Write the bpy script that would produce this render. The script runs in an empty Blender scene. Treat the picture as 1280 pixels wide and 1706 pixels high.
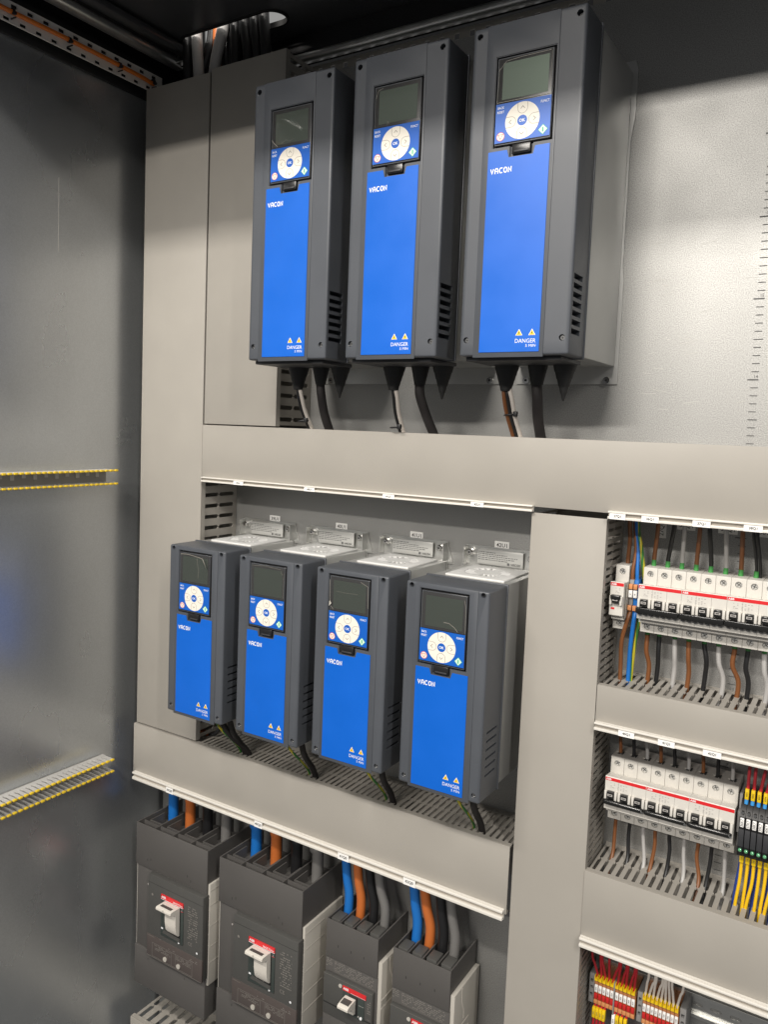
import bpy, bmesh, math, random
from mathutils import Vector, Matrix
R = math.radians
rnd = random.Random(7)
scene = bpy.context.scene
col = scene.collection
PI = math.pi

# ------------------------------------------------------------------ materials
MATS = {}
def mat(name, base, rough=.5, metal=0., spec=.5, noise=0., nscale=40., bump=0., bscale=300., coat=0., stretch=None, rvar=0., emit=None, trans=0., grain=0.):
    m = bpy.data.materials.new(name); m.use_nodes = True
    nt = m.node_tree; N = nt.nodes; L = nt.links
    b = N['Principled BSDF']
    b.inputs['Base Color'].default_value = (*base, 1)
    b.inputs['Roughness'].default_value = rough
    b.inputs['Metallic'].default_value = metal
    b.inputs['Specular IOR Level'].default_value = spec
    b.inputs['Coat Weight'].default_value = coat
    if trans: b.inputs['Alpha'].default_value = 1 - trans
    if emit: b.inputs['Emission Color'].default_value = (*emit[0], 1); b.inputs['Emission Strength'].default_value = emit[1]
    if noise or bump or rvar or grain:
        tc = N.new('ShaderNodeTexCoord'); mp = N.new('ShaderNodeMapping')
        L.new(tc.outputs['Object'], mp.inputs['Vector'])
        if stretch: mp.inputs['Scale'].default_value = stretch
        n1 = N.new('ShaderNodeTexNoise'); n1.inputs['Scale'].default_value = nscale; n1.inputs['Detail'].default_value = 5
        L.new(mp.outputs['Vector'], n1.inputs['Vector'])
        if noise:
            rg = N.new('ShaderNodeMapRange'); rg.inputs['From Min'].default_value = .3; rg.inputs['From Max'].default_value = .7
            rg.inputs['To Min'].default_value = 1 - noise; rg.inputs['To Max'].default_value = 1 + noise
            L.new(n1.outputs['Fac'], rg.inputs['Value'])
            fac = rg.outputs['Result']
            if grain:
                g1 = N.new('ShaderNodeTexNoise'); g1.inputs['Scale'].default_value = bscale; g1.inputs['Detail'].default_value = 2
                L.new(tc.outputs['Object'], g1.inputs['Vector'])
                rg2 = N.new('ShaderNodeMapRange'); rg2.inputs['From Min'].default_value = .3; rg2.inputs['From Max'].default_value = .7
                rg2.inputs['To Min'].default_value = 1 - grain; rg2.inputs['To Max'].default_value = 1 + grain
                L.new(g1.outputs['Fac'], rg2.inputs['Value'])
                mu = N.new('ShaderNodeMath'); mu.operation = 'MULTIPLY'
                L.new(fac, mu.inputs[0]); L.new(rg2.outputs['Result'], mu.inputs[1]); fac = mu.outputs[0]
            vm = N.new('ShaderNodeVectorMath'); vm.operation = 'SCALE'; vm.inputs[0].default_value = base
            L.new(fac, vm.inputs['Scale']); L.new(vm.outputs['Vector'], b.inputs['Base Color'])
        if rvar:
            rr = N.new('ShaderNodeMapRange'); rr.inputs['From Min'].default_value = .3; rr.inputs['From Max'].default_value = .7
            rr.inputs['To Min'].default_value = rough - rvar; rr.inputs['To Max'].default_value = rough + rvar
            L.new(n1.outputs['Fac'], rr.inputs['Value']); L.new(rr.outputs['Result'], b.inputs['Roughness'])
        if bump:
            n2 = N.new('ShaderNodeTexNoise'); n2.inputs['Scale'].default_value = bscale; n2.inputs['Detail'].default_value = 3
            L.new(tc.outputs['Object'], n2.inputs['Vector'])
            bp = N.new('ShaderNodeBump'); bp.inputs['Strength'].default_value = bump; bp.inputs['Distance'].default_value = .0006
            L.new(n2.outputs['Fac'], bp.inputs['Height']); L.new(bp.outputs['Normal'], b.inputs['Normal'])
    MATS[name] = m
    return m
mat('galvanised', (.375, .373, .362), .50, .76, noise=.06, nscale=6, bump=.30, bscale=800, grain=.30, rvar=.06)
mat('galvanised_dark', (.51, .53, .545), .30, .78, noise=.07, nscale=5, bump=.05, bscale=500, grain=.06, stretch=(1, 1, .5), rvar=.06)
mat('roof_paint', (.085, .086, .09), .28, .3, spec=.9, noise=.1, nscale=8, bump=.05, bscale=300)
mat('black', (.012, .012, .013), .45, 0)
mat('black_rubber', (.014, .014, .014), .6, 0, bump=.1, bscale=900)
mat('zinc', (.62, .62, .60), .3, .85, noise=.08, nscale=30)
mat('screw_steel', (.66, .65, .62), .35, .55)
mat('chrome', (.75, .74, .72), .18, 1.0)
mat('duct', (.350, .328, .294), .48, 0, spec=.4, noise=.04, nscale=9, bump=.10, bscale=420)
mat('duct_strip', (.74, .71, .655), .4, 0)
mat('duct_groove', (.42, .38, .33), .5, 0)
mat('tag_white', (.90, .89, .87), .5, 0)
mat('ink', (.02, .02, .02), .6, 0)
mat('ink_grey', (.10, .10, .10), .6, 0)
mat('charcoal', (.076, .083, .096), .42, 0, spec=.45, noise=.06, nscale=12, bump=.22, bscale=1600, rvar=.04)
mat('charcoal_dark', (.035, .036, .04), .5, 0)
mat('drive_metal', (.56, .56, .545), .34, .65, noise=.05, nscale=10, bump=.05, bscale=600)
mat('grille', (.62, .62, .61), .5, 0, bump=.05, bscale=600)
mat('blue_panel', (.003, .118, .58), .38, 0, spec=.45, noise=.05, nscale=14, bump=.08, bscale=1200, rvar=.07)
mat('blue_pad', (.005, .105, .50), .4, 0)
mat('pad_white', (.80, .76, .68), .5, 0)
mat('pad_line', (.22, .20, .17), .6, 0)
mat('print_white', (.85, .86, .88), .5, 0)
mat('pad_red', (.62, .06, .06), .5, 0)
mat('pad_green', (.05, .42, .22), .5, 0)
mat('pad_green_light', (.62, .82, .66), .5, 0)
mat('warn_yellow', (.85, .55, .03), .5, 0)
mat('bezel', (.014, .014, .015), .3, 0, spec=.5)
mat('lcd', (.078, .102, .082), .34, .80, spec=.5, coat=.5)
mat('film', (.8, .8, .78), .12, 0, spec=.8, trans=.965)
mat('film_edge', (.34, .32, .28), .25, 0, spec=.8)
mat('rating', (.50, .50, .48), .35, .3)
mat('sleeve', (.016, .013, .013), .65, 0, bump=.8, bscale=900)
mat('wire_black', (.013, .013, .014), .38, 0)
mat('wire_grey', (.42, .41, .40), .42, 0)
mat('wire_darkgrey', (.16, .155, .15), .45, 0, noise=.05)
mat('wire_brown', (.20, .074, .024), .42, 0)
mat('wire_blue', (.012, .15, .50), .4, 0)
mat('wire_navy', (.02, .05, .25), .4, 0)
mat('wire_orange', (.50, .135, .03), .45, 0, noise=.05, nscale=60)
mat('cable_orange', (.70, .18, .02), .5, 0)
mat('wire_red', (.45, .02, .03), .35, 0)
mat('wire_white', (.72, .66, .60), .4, 0)
mat('wire_yellow', (.80, .50, .01), .4, 0)
mat('ferrule_green', (.06, .30, .07), .45, 0)
mat('ferrule_blue', (.05, .30, .68), .4, 0)
mat('tag_yellow', (.82, .56, .01), .45, 0)
mat('tip_yellow', (.74, .52, .03), .5, 0)
mat('comb_grey', (.46, .45, .43), .5, 0, noise=.05)
mat('comb_base', (.26, .25, .23), .55, 0)
mat('mcb_white', (.64, .615, .57), .42, 0, noise=.015, nscale=30)
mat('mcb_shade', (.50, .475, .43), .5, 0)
mat('mcb_top', (.36, .34, .32), .5, 0, noise=.1, nscale=300)
mat('mcb_red', (.66, .02, .025), .4, 0)
mat('mcb_toggle', (.012, .012, .012), .22, 0, spec=.6)
mat('print_grey', (.42, .40, .38), .6, 0)
mat('mccb', (.092, .087, .083), .5, 0, spec=.4, noise=.06, nscale=10, bump=.2, bscale=1500)
mat('mccb_panel', (.076, .075, .071), .45, 0, spec=.4, bump=.1, bscale=1500)
mat('mccb_green', (.045, .056, .052), .4, 0)
mat('mccb_trip', (.085, .070, .065), .22, 0, spec=.5, coat=.3)
mat('mccb_beige', (.47, .445, .40), .5, 0, noise=.04, nscale=20)
mat('mccb_print', (.20, .187, .17), .6, 0)
mat('mccb_red', (.66, .025, .03), .4, 0)
mat('handle_beige', (.70, .66, .60), .4, 0)
mat('relay', (.012, .012, .013), .4, 0, spec=.35)
mat('led_green', (.10, .36, .17), .15, 0, spec=.8, coat=.6)
mat('terminal_orange', (.50, .20, .075), .5, 0)
mat('terminal_grey', (.26, .255, .25), .5, 0)
mat('terminal_orange_front', (.62, .26, .10), .5, 0)
mat('bridge_red', (.52, .02, .02), .4, 0)

# yellow-green earth wire: spiral stripe
def stripe_mat(name, a, b):
    m = bpy.data.materials.new(name); m.use_nodes = True; nt = m.node_tree; N = nt.nodes; L = nt.links
    bs = N['Principled BSDF']; bs.inputs['Roughness'].default_value = .4
    tc = N.new('ShaderNodeTexCoord'); w = N.new('ShaderNodeTexWave'); w.bands_direction = 'X'; w.inputs['Scale'].default_value = 55; w.inputs['Distortion'].default_value = 0
    L.new(tc.outputs['Object'], w.inputs['Vector'])
    cr = N.new('ShaderNodeValToRGB'); cr.color_ramp.interpolation = 'CONSTANT'
    cr.color_ramp.elements[0].color = (*a, 1); cr.color_ramp.elements[1].color = (*b, 1); cr.color_ramp.elements[1].position = .5
    L.new(w.outputs['Fac'], cr.inputs['Fac']); L.new(cr.outputs['Color'], bs.inputs['Base Color']); MATS[name] = m
stripe_mat('wire_earth', (.52, .44, .03), (.035, .17, .035))

# ------------------------------------------------------------------ mesh builder
_text = {}
def text_geo(s, bold=0.):
    k = (s, bold)
    if k not in _text:
        cu = bpy.data.curves.new('text_source', 'FONT'); cu.body = s; cu.size = 1; cu.resolution_u = 2; cu.offset = bold
        o = bpy.data.objects.new('text_source', cu); col.objects.link(o)
        bpy.context.view_layer.update()
        me = o.evaluated_get(bpy.context.evaluated_depsgraph_get()).to_mesh()
        v = [tuple(p.co) for p in me.vertices]; f = [tuple(p.vertices) for p in me.polygons]
        o.evaluated_get(bpy.context.evaluated_depsgraph_get()).to_mesh_clear()
        bpy.data.objects.remove(o); bpy.data.curves.remove(cu)
        xs = [p[0] for p in v]; ys = [p[1] for p in v]
        x0, x1, y0, y1 = min(xs), max(xs), min(ys), max(ys)
        _text[k] = ([((p[0]-x0)/(y1-y0), (p[1]-y0)/(y1-y0), 0) for p in v], f, (x1-x0)/(y1-y0))
    return _text[k]

def catmull(pts, n=8):
    P = [Vector(p) for p in pts]
    if len(P) < 3: return P
    P = [2*P[0]-P[1]] + P + [2*P[-1]-P[-2]]; out = []
    for i in range(1, len(P)-2):
        a, b, c, d = P[i-1], P[i], P[i+1], P[i+2]
        for k in range(n):
            t = k/n
            out.append(.5*((2*b)+(c-a)*t+(2*a-5*b+4*c-d)*t*t+(3*b-a-3*c+d)*t**3))
    out.append(P[-2]); return out

class MB:
    def __init__(s): s.v = []; s.f = []; s.m = []
    def add(s, V, F, m):
        o = len(s.v); s.v += [tuple(p) for p in V]
        for f in F: s.f.append(tuple(i+o for i in f)); s.m.append(m)
        return s
    def box(s, x0, x1, y0, y1, z0, z1, m, r=0., seg=2):
        if r <= 0:
            V = [(x, y, z) for x in (x0, x1) for y in (y0, y1) for z in (z0, z1)]
            return s.add(V, [(0, 1, 3, 2), (4, 6, 7, 5), (0, 4, 5, 1), (2, 3, 7, 6), (0, 2, 6, 4), (1, 5, 7, 3)], m)
        bm = bmesh.new(); bmesh.ops.create_cube(bm, size=1)
        for v in bm.verts:
            v.co = Vector(((x0+x1)/2+v.co.x*(x1-x0), (y0+y1)/2+v.co.y*(y1-y0), (z0+z1)/2+v.co.z*(z1-z0)))
        r = min(r, .45*min(abs(x1-x0), abs(y1-y0), abs(z1-z0)))
        bmesh.ops.bevel(bm, geom=bm.edges[:], offset=r, segments=seg, profile=.5, affect='EDGES')
        bm.verts.index_update()
        s.add([v.co for v in bm.verts], [[v.index for v in f.verts] for f in bm.faces], m); bm.free(); return s
    def prism(s, poly, plane, d0, d1, m):
        mp = {'xz': lambda a, b, d: (a, d, b), 'xy': lambda a, b, d: (a, b, d), 'yz': lambda a, b, d: (d, a, b)}[plane]
        n = len(poly); V = [mp(a, b, d0) for a, b in poly] + [mp(a, b, d1) for a, b in poly]
        F = [tuple(range(n)), tuple(range(2*n-1, n-1, -1))] + [(i, i+n, (i+1) % n+n, (i+1) % n) for i in range(n)]
        return s.add(V, F, m)
    def cone(s, p0, p1, r0, r1, m, n=20):
        p0, p1 = Vector(p0), Vector(p1); d = (p1-p0).normalized()
        a = d.orthogonal().normalized(); b = d.cross(a)
        V = []
        for p, r in ((p0, r0), (p1, r1)):
            V += [p+r*(math.cos(2*PI*i/n)*a+math.sin(2*PI*i/n)*b) for i in range(n)]
        F = [(i, (i+1) % n, (i+1) % n+n, i+n) for i in range(n)] + [tuple(range(n-1, -1, -1)), tuple(range(n, 2*n))]
        return s.add(V, F, m)
    def cyl(s, p0, p1, r, m, n=20): return s.cone(p0, p1, r, r, m, n)
    def tube(s, pts, r, m, n=10, k=8):
        P = catmull(pts, k); V = []; F = []
        up = None
        for i, p in enumerate(P):
            d = (P[min(i+1, len(P)-1)]-P[max(i-1, 0)]).normalized()
            if up is None: up = d.orthogonal().normalized()
            a = (up-d*up.dot(d)).normalized(); up = a; b = d.cross(a)
            V += [p+r*(math.cos(2*PI*j/n)*a+math.sin(2*PI*j/n)*b) for j in range(n)]
        for i in range(len(P)-1):
            for j in range(n): F.append((i*n+j, i*n+(j+1) % n, (i+1)*n+(j+1) % n, (i+1)*n+j))
        F += [tuple(range(n-1, -1, -1)), tuple(range((len(P)-1)*n, len(P)*n))]
        return s.add(V, F, m)
    def disc(s, x, y, z, r, m, n=32, r0=0.):        # flat disc or ring facing the viewer (-Y)
        if r0 <= 0:
            return s.add([(x+r*math.cos(2*PI*i/n), y, z+r*math.sin(2*PI*i/n)) for i in range(n)], [tuple(range(n))], m)
        V = [(x+q*math.cos(2*PI*i/n), y, z+q*math.sin(2*PI*i/n)) for q in (r0, r) for i in range(n)]
        return s.add(V, [(i, (i+1) % n, (i+1) % n+n, i+n) for i in range(n)], m)
    def quad(s, x0, x1, y, z0, z1, m): return s.add([(x0, y, z0), (x1, y, z0), (x1, y, z1), (x0, y, z1)], [(0, 1, 2, 3)], m)
    def poly(s, pts, y, m): return s.add([(a, y, b) for a, b in pts], [tuple(range(len(pts)))], m)
    def ribbon(s, pts, w, y, m, closed=False):      # printed line of width w in the XZ plane
        P = [Vector((a, b)) for a, b in pts]; n = len(P); V = []; F = []
        for i, p in enumerate(P):
            a = P[(i-1) % n] if (i or closed) else p; b = P[(i+1) % n] if (i < n-1 or closed) else p
            d1 = (p-a); d2 = (b-p)
            d1 = d1.normalized() if d1.length else d2.normalized(); d2 = d2.normalized() if d2.length else d1
            t = (d1+d2).normalized() if (d1+d2).length > 1e-6 else d1; nn = Vector((-t.y, t.x)); c = max(.5, nn.dot(Vector((-d1.y, d1.x))))
            q = nn*(w/2/c); V += [(p.x+q.x, y, p.y+q.y), (p.x-q.x, y, p.y-q.y)]
        for i in range(n if closed else n-1):
            j = (i+1) % n; F.append((2*i, 2*i+1, 2*j+1, 2*j))
        return s.add(V, F, m)
    def text(s, t, x, y, z, h, m, align='L', rot=0, bold=0., fit=None):
        V, F, w = text_geo(t, bold); sx = h
        if fit: sx = fit/w
        dx = {'L': 0, 'C': -w*sx/2, 'R': -w*sx}[align]; c, q = math.cos(rot), math.sin(rot); dz = -h/2 if align == 'C' else 0
        return s.add([(x+(p[0]*sx+dx)*c-(p[1]*h+dz)*q, y, z+(p[0]*sx+dx)*q+(p[1]*h+dz)*c) for p in V], F, m)
    def mesh(s, name, auto=32):
        ms = []
        for q in s.m:
            if q not in ms: ms.append(q)
        me = bpy.data.meshes.new(name); me.from_pydata(s.v, [], s.f)
        for q in ms: me.materials.append(MATS[q])
        me.polygons.foreach_set('material_index', [ms.index(q) for q in s.m])
        bm = bmesh.new(); bm.from_mesh(me)
        bmesh.ops.recalc_face_normals(bm, faces=bm.faces[:]); bm.to_mesh(me); bm.free()
        me.shade_smooth(); me.set_sharp_from_angle(angle=R(auto)); me.update()
        return me
    def build(s, name, parent=None, cut=None, auto=32):
        me = s.mesh(name, auto)
        if cut is not None:
            a = bpy.data.objects.new('cut_a', me); b = bpy.data.objects.new('cut_b', cut.mesh('cut'))
            col.objects.link(a); col.objects.link(b)
            md = a.modifiers.new('b', 'BOOLEAN'); md.object = b; md.operation = 'DIFFERENCE'; md.solver = 'EXACT'; md.use_self = True
            bpy.context.view_layer.update(); dg = bpy.context.evaluated_depsgraph_get()
            me2 = bpy.data.meshes.new_from_object(a.evaluated_get(dg), depsgraph=dg); me2.name = name
            bpy.data.objects.remove(a); bpy.data.objects.remove(b)
            me = me2; me.shade_smooth(); me.set_sharp_from_angle(angle=R(auto))
        o = bpy.data.objects.new(name, me); col.objects.link(o)
        if parent is None:
            xs = [v.co for v in me.vertices]
            off = Vector((sum(p.x for p in xs)/len(xs), sum(p.y for p in xs)/len(xs), min(p.z for p in xs)))
            o.location = off
        else:
            o.parent = parent; off = Vector((0, 0, 0)); q = parent
            while q: off += q.location; q = q.parent
        for v in me.vertices: v.co -= off
        return o

LABELS = {}
def tag(o, label, cat, group=None, kind=None):
    assert 4 <= len(label.split()) <= 16, label
    LABELS.setdefault(label, []).append(o.name)
    o['label'] = label; o['category'] = cat
    if group: o['group'] = group
    if kind: o['kind'] = kind
    return o
def thing(name, loc, label, cat, group=None):
    o = bpy.data.objects.new(name, None); o.empty_display_size = .01; o.location = loc; col.objects.link(o)
    return tag(o, label, cat, group)
def copy_tree(o, parent=None):
    c = o.copy(); col.objects.link(c); c.parent = parent
    for ch in list(o.children): copy_tree(ch, c)
    return c

# ------------------------------------------------------------------ enclosure
WX = -.055            # inner face of the side panel
b = MB().box(-.0485, 1.6, 0, .003, -.25, 1.905, 'galvanised')
plate = thing('mounting_plate', (.75, 0, -.25), 'bright galvanised steel mounting plate with a printed height ruler, behind everything', 'panel')
b.build('plate_sheet', plate)
rl = MB(); xr = .9689
for k in range(40, 190):
    z = k/100
    w, dx, h = (.0125, 0, .0016) if k % 10 == 0 else ((.0108, .0018, .0011) if k % 5 == 0 else (.0086, 0, .0011))
    rl.quad(xr-w+dx, xr+dx, -.0004, z-h/2, z+h/2, 'ink_grey')
    if k % 10 == 0: rl.text(str(k//10), xr-.0008, -.0004, z+.0022, .0036, 'ink_grey', 'R')
rl.build('ruler_marking', plate)
sc_ = MB()
for i in range(26):
    x = rnd.uniform(.82, .95); z = rnd.uniform(1.36, 1.6); a = rnd.uniform(-.25, .35); l = rnd.uniform(.004, .022)
    sc_.ribbon([(x, z), (x+l*.5, z+l*.5*a+rnd.uniform(-.0008, .0008)), (x+l, z+l*a)], .00022, -.0003, 'duct_strip')
sc_.build('scratch_mark', plate)
sp = MB().box(WX-.002, WX, -.75, .05, -.25, 1.90, 'galvanised_dark')
side = tag(sp.build('side_panel'), 'dull grey steel side panel at the left, carrying two finger combs', 'panel')
sw = MB().add([(WX+.0003, -.2574, 1.595), (WX+.0003, -.2580, 1.595), (WX+.0003, -.2584, 1.715), (WX+.0003, -.2578, 1.715)], [(0, 1, 2, 3)], 'duct_strip')
sw.build('scratch_mark', side)
tag(MB().box(WX-.004, WX+.006, -.75, .02, 1.8995, 1.927, 'black_rubber', .002).build('sealing_strip'), 'black rubber seal running along the top of the side panel', 'seal')
# roof with the cable opening
rf = MB(); zr = 1.985
cx0, cx1, cy0, cy1 = .055, .224, -.0805, -.0335; cr = (cy1-cy0)/2; cyc = (cy0+cy1)/2
hole = [(cx1+cr*math.cos(a), cyc+cr*math.sin(a)) for a in [PI*(-.5+i/16) for i in range(17)]] + [(cx0+cr*math.cos(a), cyc+cr*math.sin(a)) for a in [PI*(.5+i/16) for i in range(17)]]
roof = thing('roof_panel', (.6, -.3, zr), 'dark painted cabinet roof with a long oval cable opening', 'roof')
MB().box(-.12, 1.7, -.65, .08, zr, zr+.003, 'roof_paint').box(-.12, 1.7, -.652, -.648, 1.95, zr, 'roof_paint').box(-.12, 1.7, -.648, -.63, 1.95, 1.953, 'roof_paint').build('roof_sheet', roof, cut=MB().prism(hole, 'xy', zr-.01, zr+.02, 'roof_paint'))
rim = MB()
n = len(hole)
rimV = []
for ring_r, zz in ((1.0, zr+.006), (1.0, zr-.003), (1.16, zr-.003), (1.16, zr+.0005)):
    for (x, y) in hole:
        c = Vector((min(max(x, cx0), cx1), cyc)); d = Vector((x, y))-c; d = d.normalized()*cr*(.99 if ring_r == 1 else 1.16); rimV.append((c.x+d.x, c.y+d.y, zz))
rim.add(rimV, [(k*n+i, k*n+(i+1) % n, (k+1)*n+(i+1) % n, (k+1)*n+i) for k in range(3) for i in range(n)], 'black_rubber')
rim.build('edge_gasket', roof)
for (x, y) in ((.105, -.2326), (.2, -.205), (.36, -.15), (.62, -.2)):
    MB().cyl((x, y, zr-.0025), (x, y, zr), .004, 'chrome', 12).build('rivet', roof)
# strengthening profile above the back of the plate
tag(MB().box(.20, 1.5, -.030, -.012, 1.918, 1.932, 'zinc', .005, 3).build('cross_rail'), 'round edged steel rail across the cabinet under the roof', 'rail')
tag(MB().box(-.20, -.03, .006, .06, -.25, 1.9295, 'black').box(-.20, -.056, -.75, .0055, 1.9280, zr-.001, 'black').build('gap_filler'), 'black filler added behind the gap beside the mounting plate to stop background light', 'filler')  # added black filler, keeps the bright background from showing through the gaps
bk = MB().box(-.20, 1.6, .012, .06, 1.93, zr-.001, 'black'); tag(bk.build('rear_frame'), 'black frame beam across the back above the mounting plate', 'beam')
pr_ = MB()
for i in range(56):
    x = -.02+i*.025
    pr_.box(x, x+.0165, .0095, .0115, 1.9062, 1.9185, 'duct'); 
pr_.box(-.02, 1.4, .0095, .0115, 1.9187, 1.9245, 'duct')
tag(pr_.build('punched_rail'), 'grey punched rail along the top edge of the mounting plate', 'rail')
# left depth rail with orange cable
rail = MB(); cutr = MB()
rail.box(-.032, -.0295, -.74, -.055, 1.9075, 1.9395, 'duct_strip')
for i in range(28):
    y = -.075-i*.0285
    cutr.box(-.04, -.02, y-.0055, y+.0055, 1.9305, 1.9365, 'ink')
    cutr.box(-.04, -.02, y-.0185, y-.0075, 1.9095, 1.9150, 'ink')
lr = thing('punched_rail', (-.03, -.4, 1.9075), 'pale punched depth rail at top left with two rows of square holes', 'rail')
rail.build('rail_face', lr, cut=cutr)
MB().box(-.053, -.034, -.74, -.05, 1.928, 1.95, 'black').build('rail_back', lr)
tag(MB().tube([(-.0262, -.74, 1.9245), (-.0255, -.4, 1.9225), (-.0262, -.25, 1.924), (-.0258, -.12, 1.9225), (-.027, -.078, 1.9205)], .0036, 'cable_orange').build('control_cable'), 'thin orange cable tied along the pale punched rail at top left', 'cable')
for i, (y, w) in enumerate(((-.365, 'nearest the front'), (-.262, 'second from the front'), (-.158, 'third from the front'), (-.080, 'nearest the wide grey duct'))):
    t = MB().cyl((-.0262, y-.0022, 1.9238), (-.0262, y+.0022, 1.9238), .0046, 'black', 14).box(-.0245, -.0190, y-.003, y+.003, 1.9185, 1.9225, 'black', .0008)
    t.box(-.030, -.018, y-.001, y+.001, 1.9130, 1.9145, 'black')
    tag(t.build('cable_tie'), 'black tie on the thin orange cable, '+w, 'cable tie', 'ties on the orange cable')
tag(MB().box(-.012, .012, -.74, -.035, 1.9535, 1.9665, 'zinc', .005, 3).box(.013, .035, -.70, -.05, 1.968, 1.980, 'roof_paint', .003).build('roof_rail'), 'shiny rounded steel rail running front to back under the roof', 'rail')
lb = MB().box(-.004, .03, -.062, -.045, 1.955, 1.957, 'zinc').prism([(-.06, 1.957), (-.045, 1.957), (-.045, 1.978)], 'yz', .0, .002, 'zinc').cyl((.018, -.052, 1.9515), (.018, -.052, 1.955), .004, 'chrome', 6)
tag(lb.build('corner_bracket'), 'small shiny corner bracket at the rear end of the roof rail', 'bracket')
# cables rising through the roof opening
CB = [('grey', 'wire_grey', .0095, (.0647, 1.9285), (.0587, 1.9923), 'thick light grey cable rising into the left end of the roof opening'),
      ('grey', 'wire_grey', .0098, (.103, 1.9324), (.1194, 1.9934), 'thick light grey cable bending right into the roof opening, beside the orange one'),
      ('black', 'wire_black', .009, (.040, 1.9365), (.034, 1.998), 'black cable in the roof opening left of both light grey cables'),
      ('black', 'wire_black', .0085, (.150, 1.9325), (.1455, 1.9921), 'black cable in the roof opening right of the bent grey cable'),
      ('black', 'wire_black', .0092, (.176, 1.9367), (.1665, 1.992), 'shiny black cable in the middle of the black bunch under the roof'),
      ('black', 'wire_black', .0085, (.196, 1.9367), (.188, 1.992), 'black cable second from the bright end of the roof opening'),
      ('black', 'wire_black', .009, (.2145, 1.9298), (.2075, 1.9925), 'shiny black cable next to the bright end of the roof opening')]
for c, m, r, a, e, lab in CB:
    t = MB().tube([(a[0]-(e[0]-a[0])*.3, -.055, 1.80), (a[0]-(e[0]-a[0])*.35, -.058, 1.87), (a[0], -.060, a[1]), (e[0], -.060, e[1]), (e[0]+(e[0]-a[0])*1.0, -.058, 2.08)], r, m, 14)
    tag(t.build('power_cable'), lab, 'cable', 'cables through the roof')
for xa, xb, lab in ((.062, .052, 'added black cable at the back of the roof opening, behind the first light grey cable'), (.118, .108, 'added black cable at the back of the roof opening, behind the orange cable'),
                    (.130, .124, 'added black cable at the back of the roof opening, behind the bent grey cable'), (.160, .150, 'added black cable at the back of the roof opening, left of the black bunch'), (.1855, .178, 'added black cable at the back of the roof opening, inside the black bunch'), (.040, .078, 'added black cable crossing at the back of the roof opening')):
    tag(MB().tube([(xa, -.043, 1.80), (xa, -.043, 1.90), (xb, -.043, 1.99), (xb-.004, -.042, 2.10)], .0085, 'wire_black', 10).build('power_cable'), lab, 'cable', 'cables through the roof')  # back row added as a black backdrop against the bright opening
tag(MB().tube([(.094, -.045, 1.80), (.094, -.045, 1.90), (.094, -.046, 1.99), (.096, -.045, 2.08)], .008, 'wire_orange', 12).build('power_cable'), 'orange cable deep in the roof opening between the light grey cables', 'cable', 'cables through the roof')

# ------------------------------------------------------------------ cable ducts
def slot_wall(mb, plane, a0, a1, pitch, slot, d0, d1, t0, t1, m='duct', necks=True):
    """wall of fingers: slots repeat along a, run along depth d (d0 front .. d1 back), wall thickness t0..t1"""
    n = max(1, int(round((a1-a0)/pitch))); p = (a1-a0)/n; hs = slot/2
    L = d1-d0; e0 = d0+.07*L; e1 = d1-.07*L; mid = (d0+d1)/2; ch = min(.0022, slot*.6); nk = .0012
    def put(poly):
        if plane == 'yz': mb.prism([(d, a) for a, d in poly], 'yz', t0, t1, m)
        else: mb.prism([(a, d) for a, d in poly], 'xy', t0, t1, m)
    for i in range(n+1):
        c = a0+i*p; lo = c-p/2+hs if i > 0 else c; hi = c+p/2-hs if i < n else c
        L_, H_ = (c-p/2 if i > 0 else c), (c+p/2 if i < n else c)
        q = .0006
        up = [(H_, d0), (H_, e0), (hi, e0+ch)] + ([(hi, mid-nk-ch), (H_-q, mid-nk), (H_-q, mid+nk), (hi, mid+nk+ch)] if necks and i < n else []) + [(hi, e1-ch), (H_, e1), (H_, d1)]
        dn = [(L_, d1), (L_, e1), (lo, e1-ch)] + ([(lo, mid+nk+ch), (L_+q, mid+nk), (L_+q, mid-nk), (lo, mid-nk-ch)] if necks and i > 0 else []) + [(lo, e0+ch), (L_, e0), (L_, d0)]
        if i == n: up = [(c, d0), (c, d1)]
        if i == 0: dn = [(c, d1), (c, d0)]
        poly = up+dn
        if i in (0, n) and abs(H_-L_) < 1e-9: continue
        put(poly)

def cover_panel(mb, x0, x1, z0, z1, yf, vertical):
    t = .0022; r = .0022
    mb.box(x0, x1, yf, yf+t, z0, z1, 'duct', .0009)
    lip = .011
    if vertical:
        mb.box(x0, x0+t, yf+t+.0001, yf+lip, z0, z1, 'duct'); mb.box(x1-t, x1, yf+t+.0001, yf+lip, z0, z1, 'duct')
    else:
        mb.box(x0, x1, yf+t+.0001, yf+lip, z0, z0+t, 'duct'); mb.box(x0, x1, yf+t+.0001, yf+lip, z1-t, z1, 'duct')

def strip_holder(root, x0, x1, z0, z1, yf, tags):
    h = z1-z0
    s = MB().box(x0, x1, yf-.0035, yf-.0002, z0, z1, 'duct_strip')
    s.box(x0, x1, yf-.0085, yf-.0036, z1-h*.24, z1, 'duct_strip', .0006).box(x0, x1, yf-.0085, yf-.0036, z0, z0+h*.34, 'duct_strip', .0006)
    s.box(x0, x1, yf-.0042, yf-.0036, z0+h*.36, z1-h*.26, 'duct_groove')
    st = s.build('marking_strip', root)
    for (a, e, txt) in tags:
        tg = MB().box(a, e, yf-.0095, yf-.0086, z0+h*.02, z1-h*.26, 'tag_white')
        tg.text(txt, (a+e)/2, yf-.0098, z0+h*.40, h*.36, 'ink', 'C', bold=.015)
        tg.build('tag', st)

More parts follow.
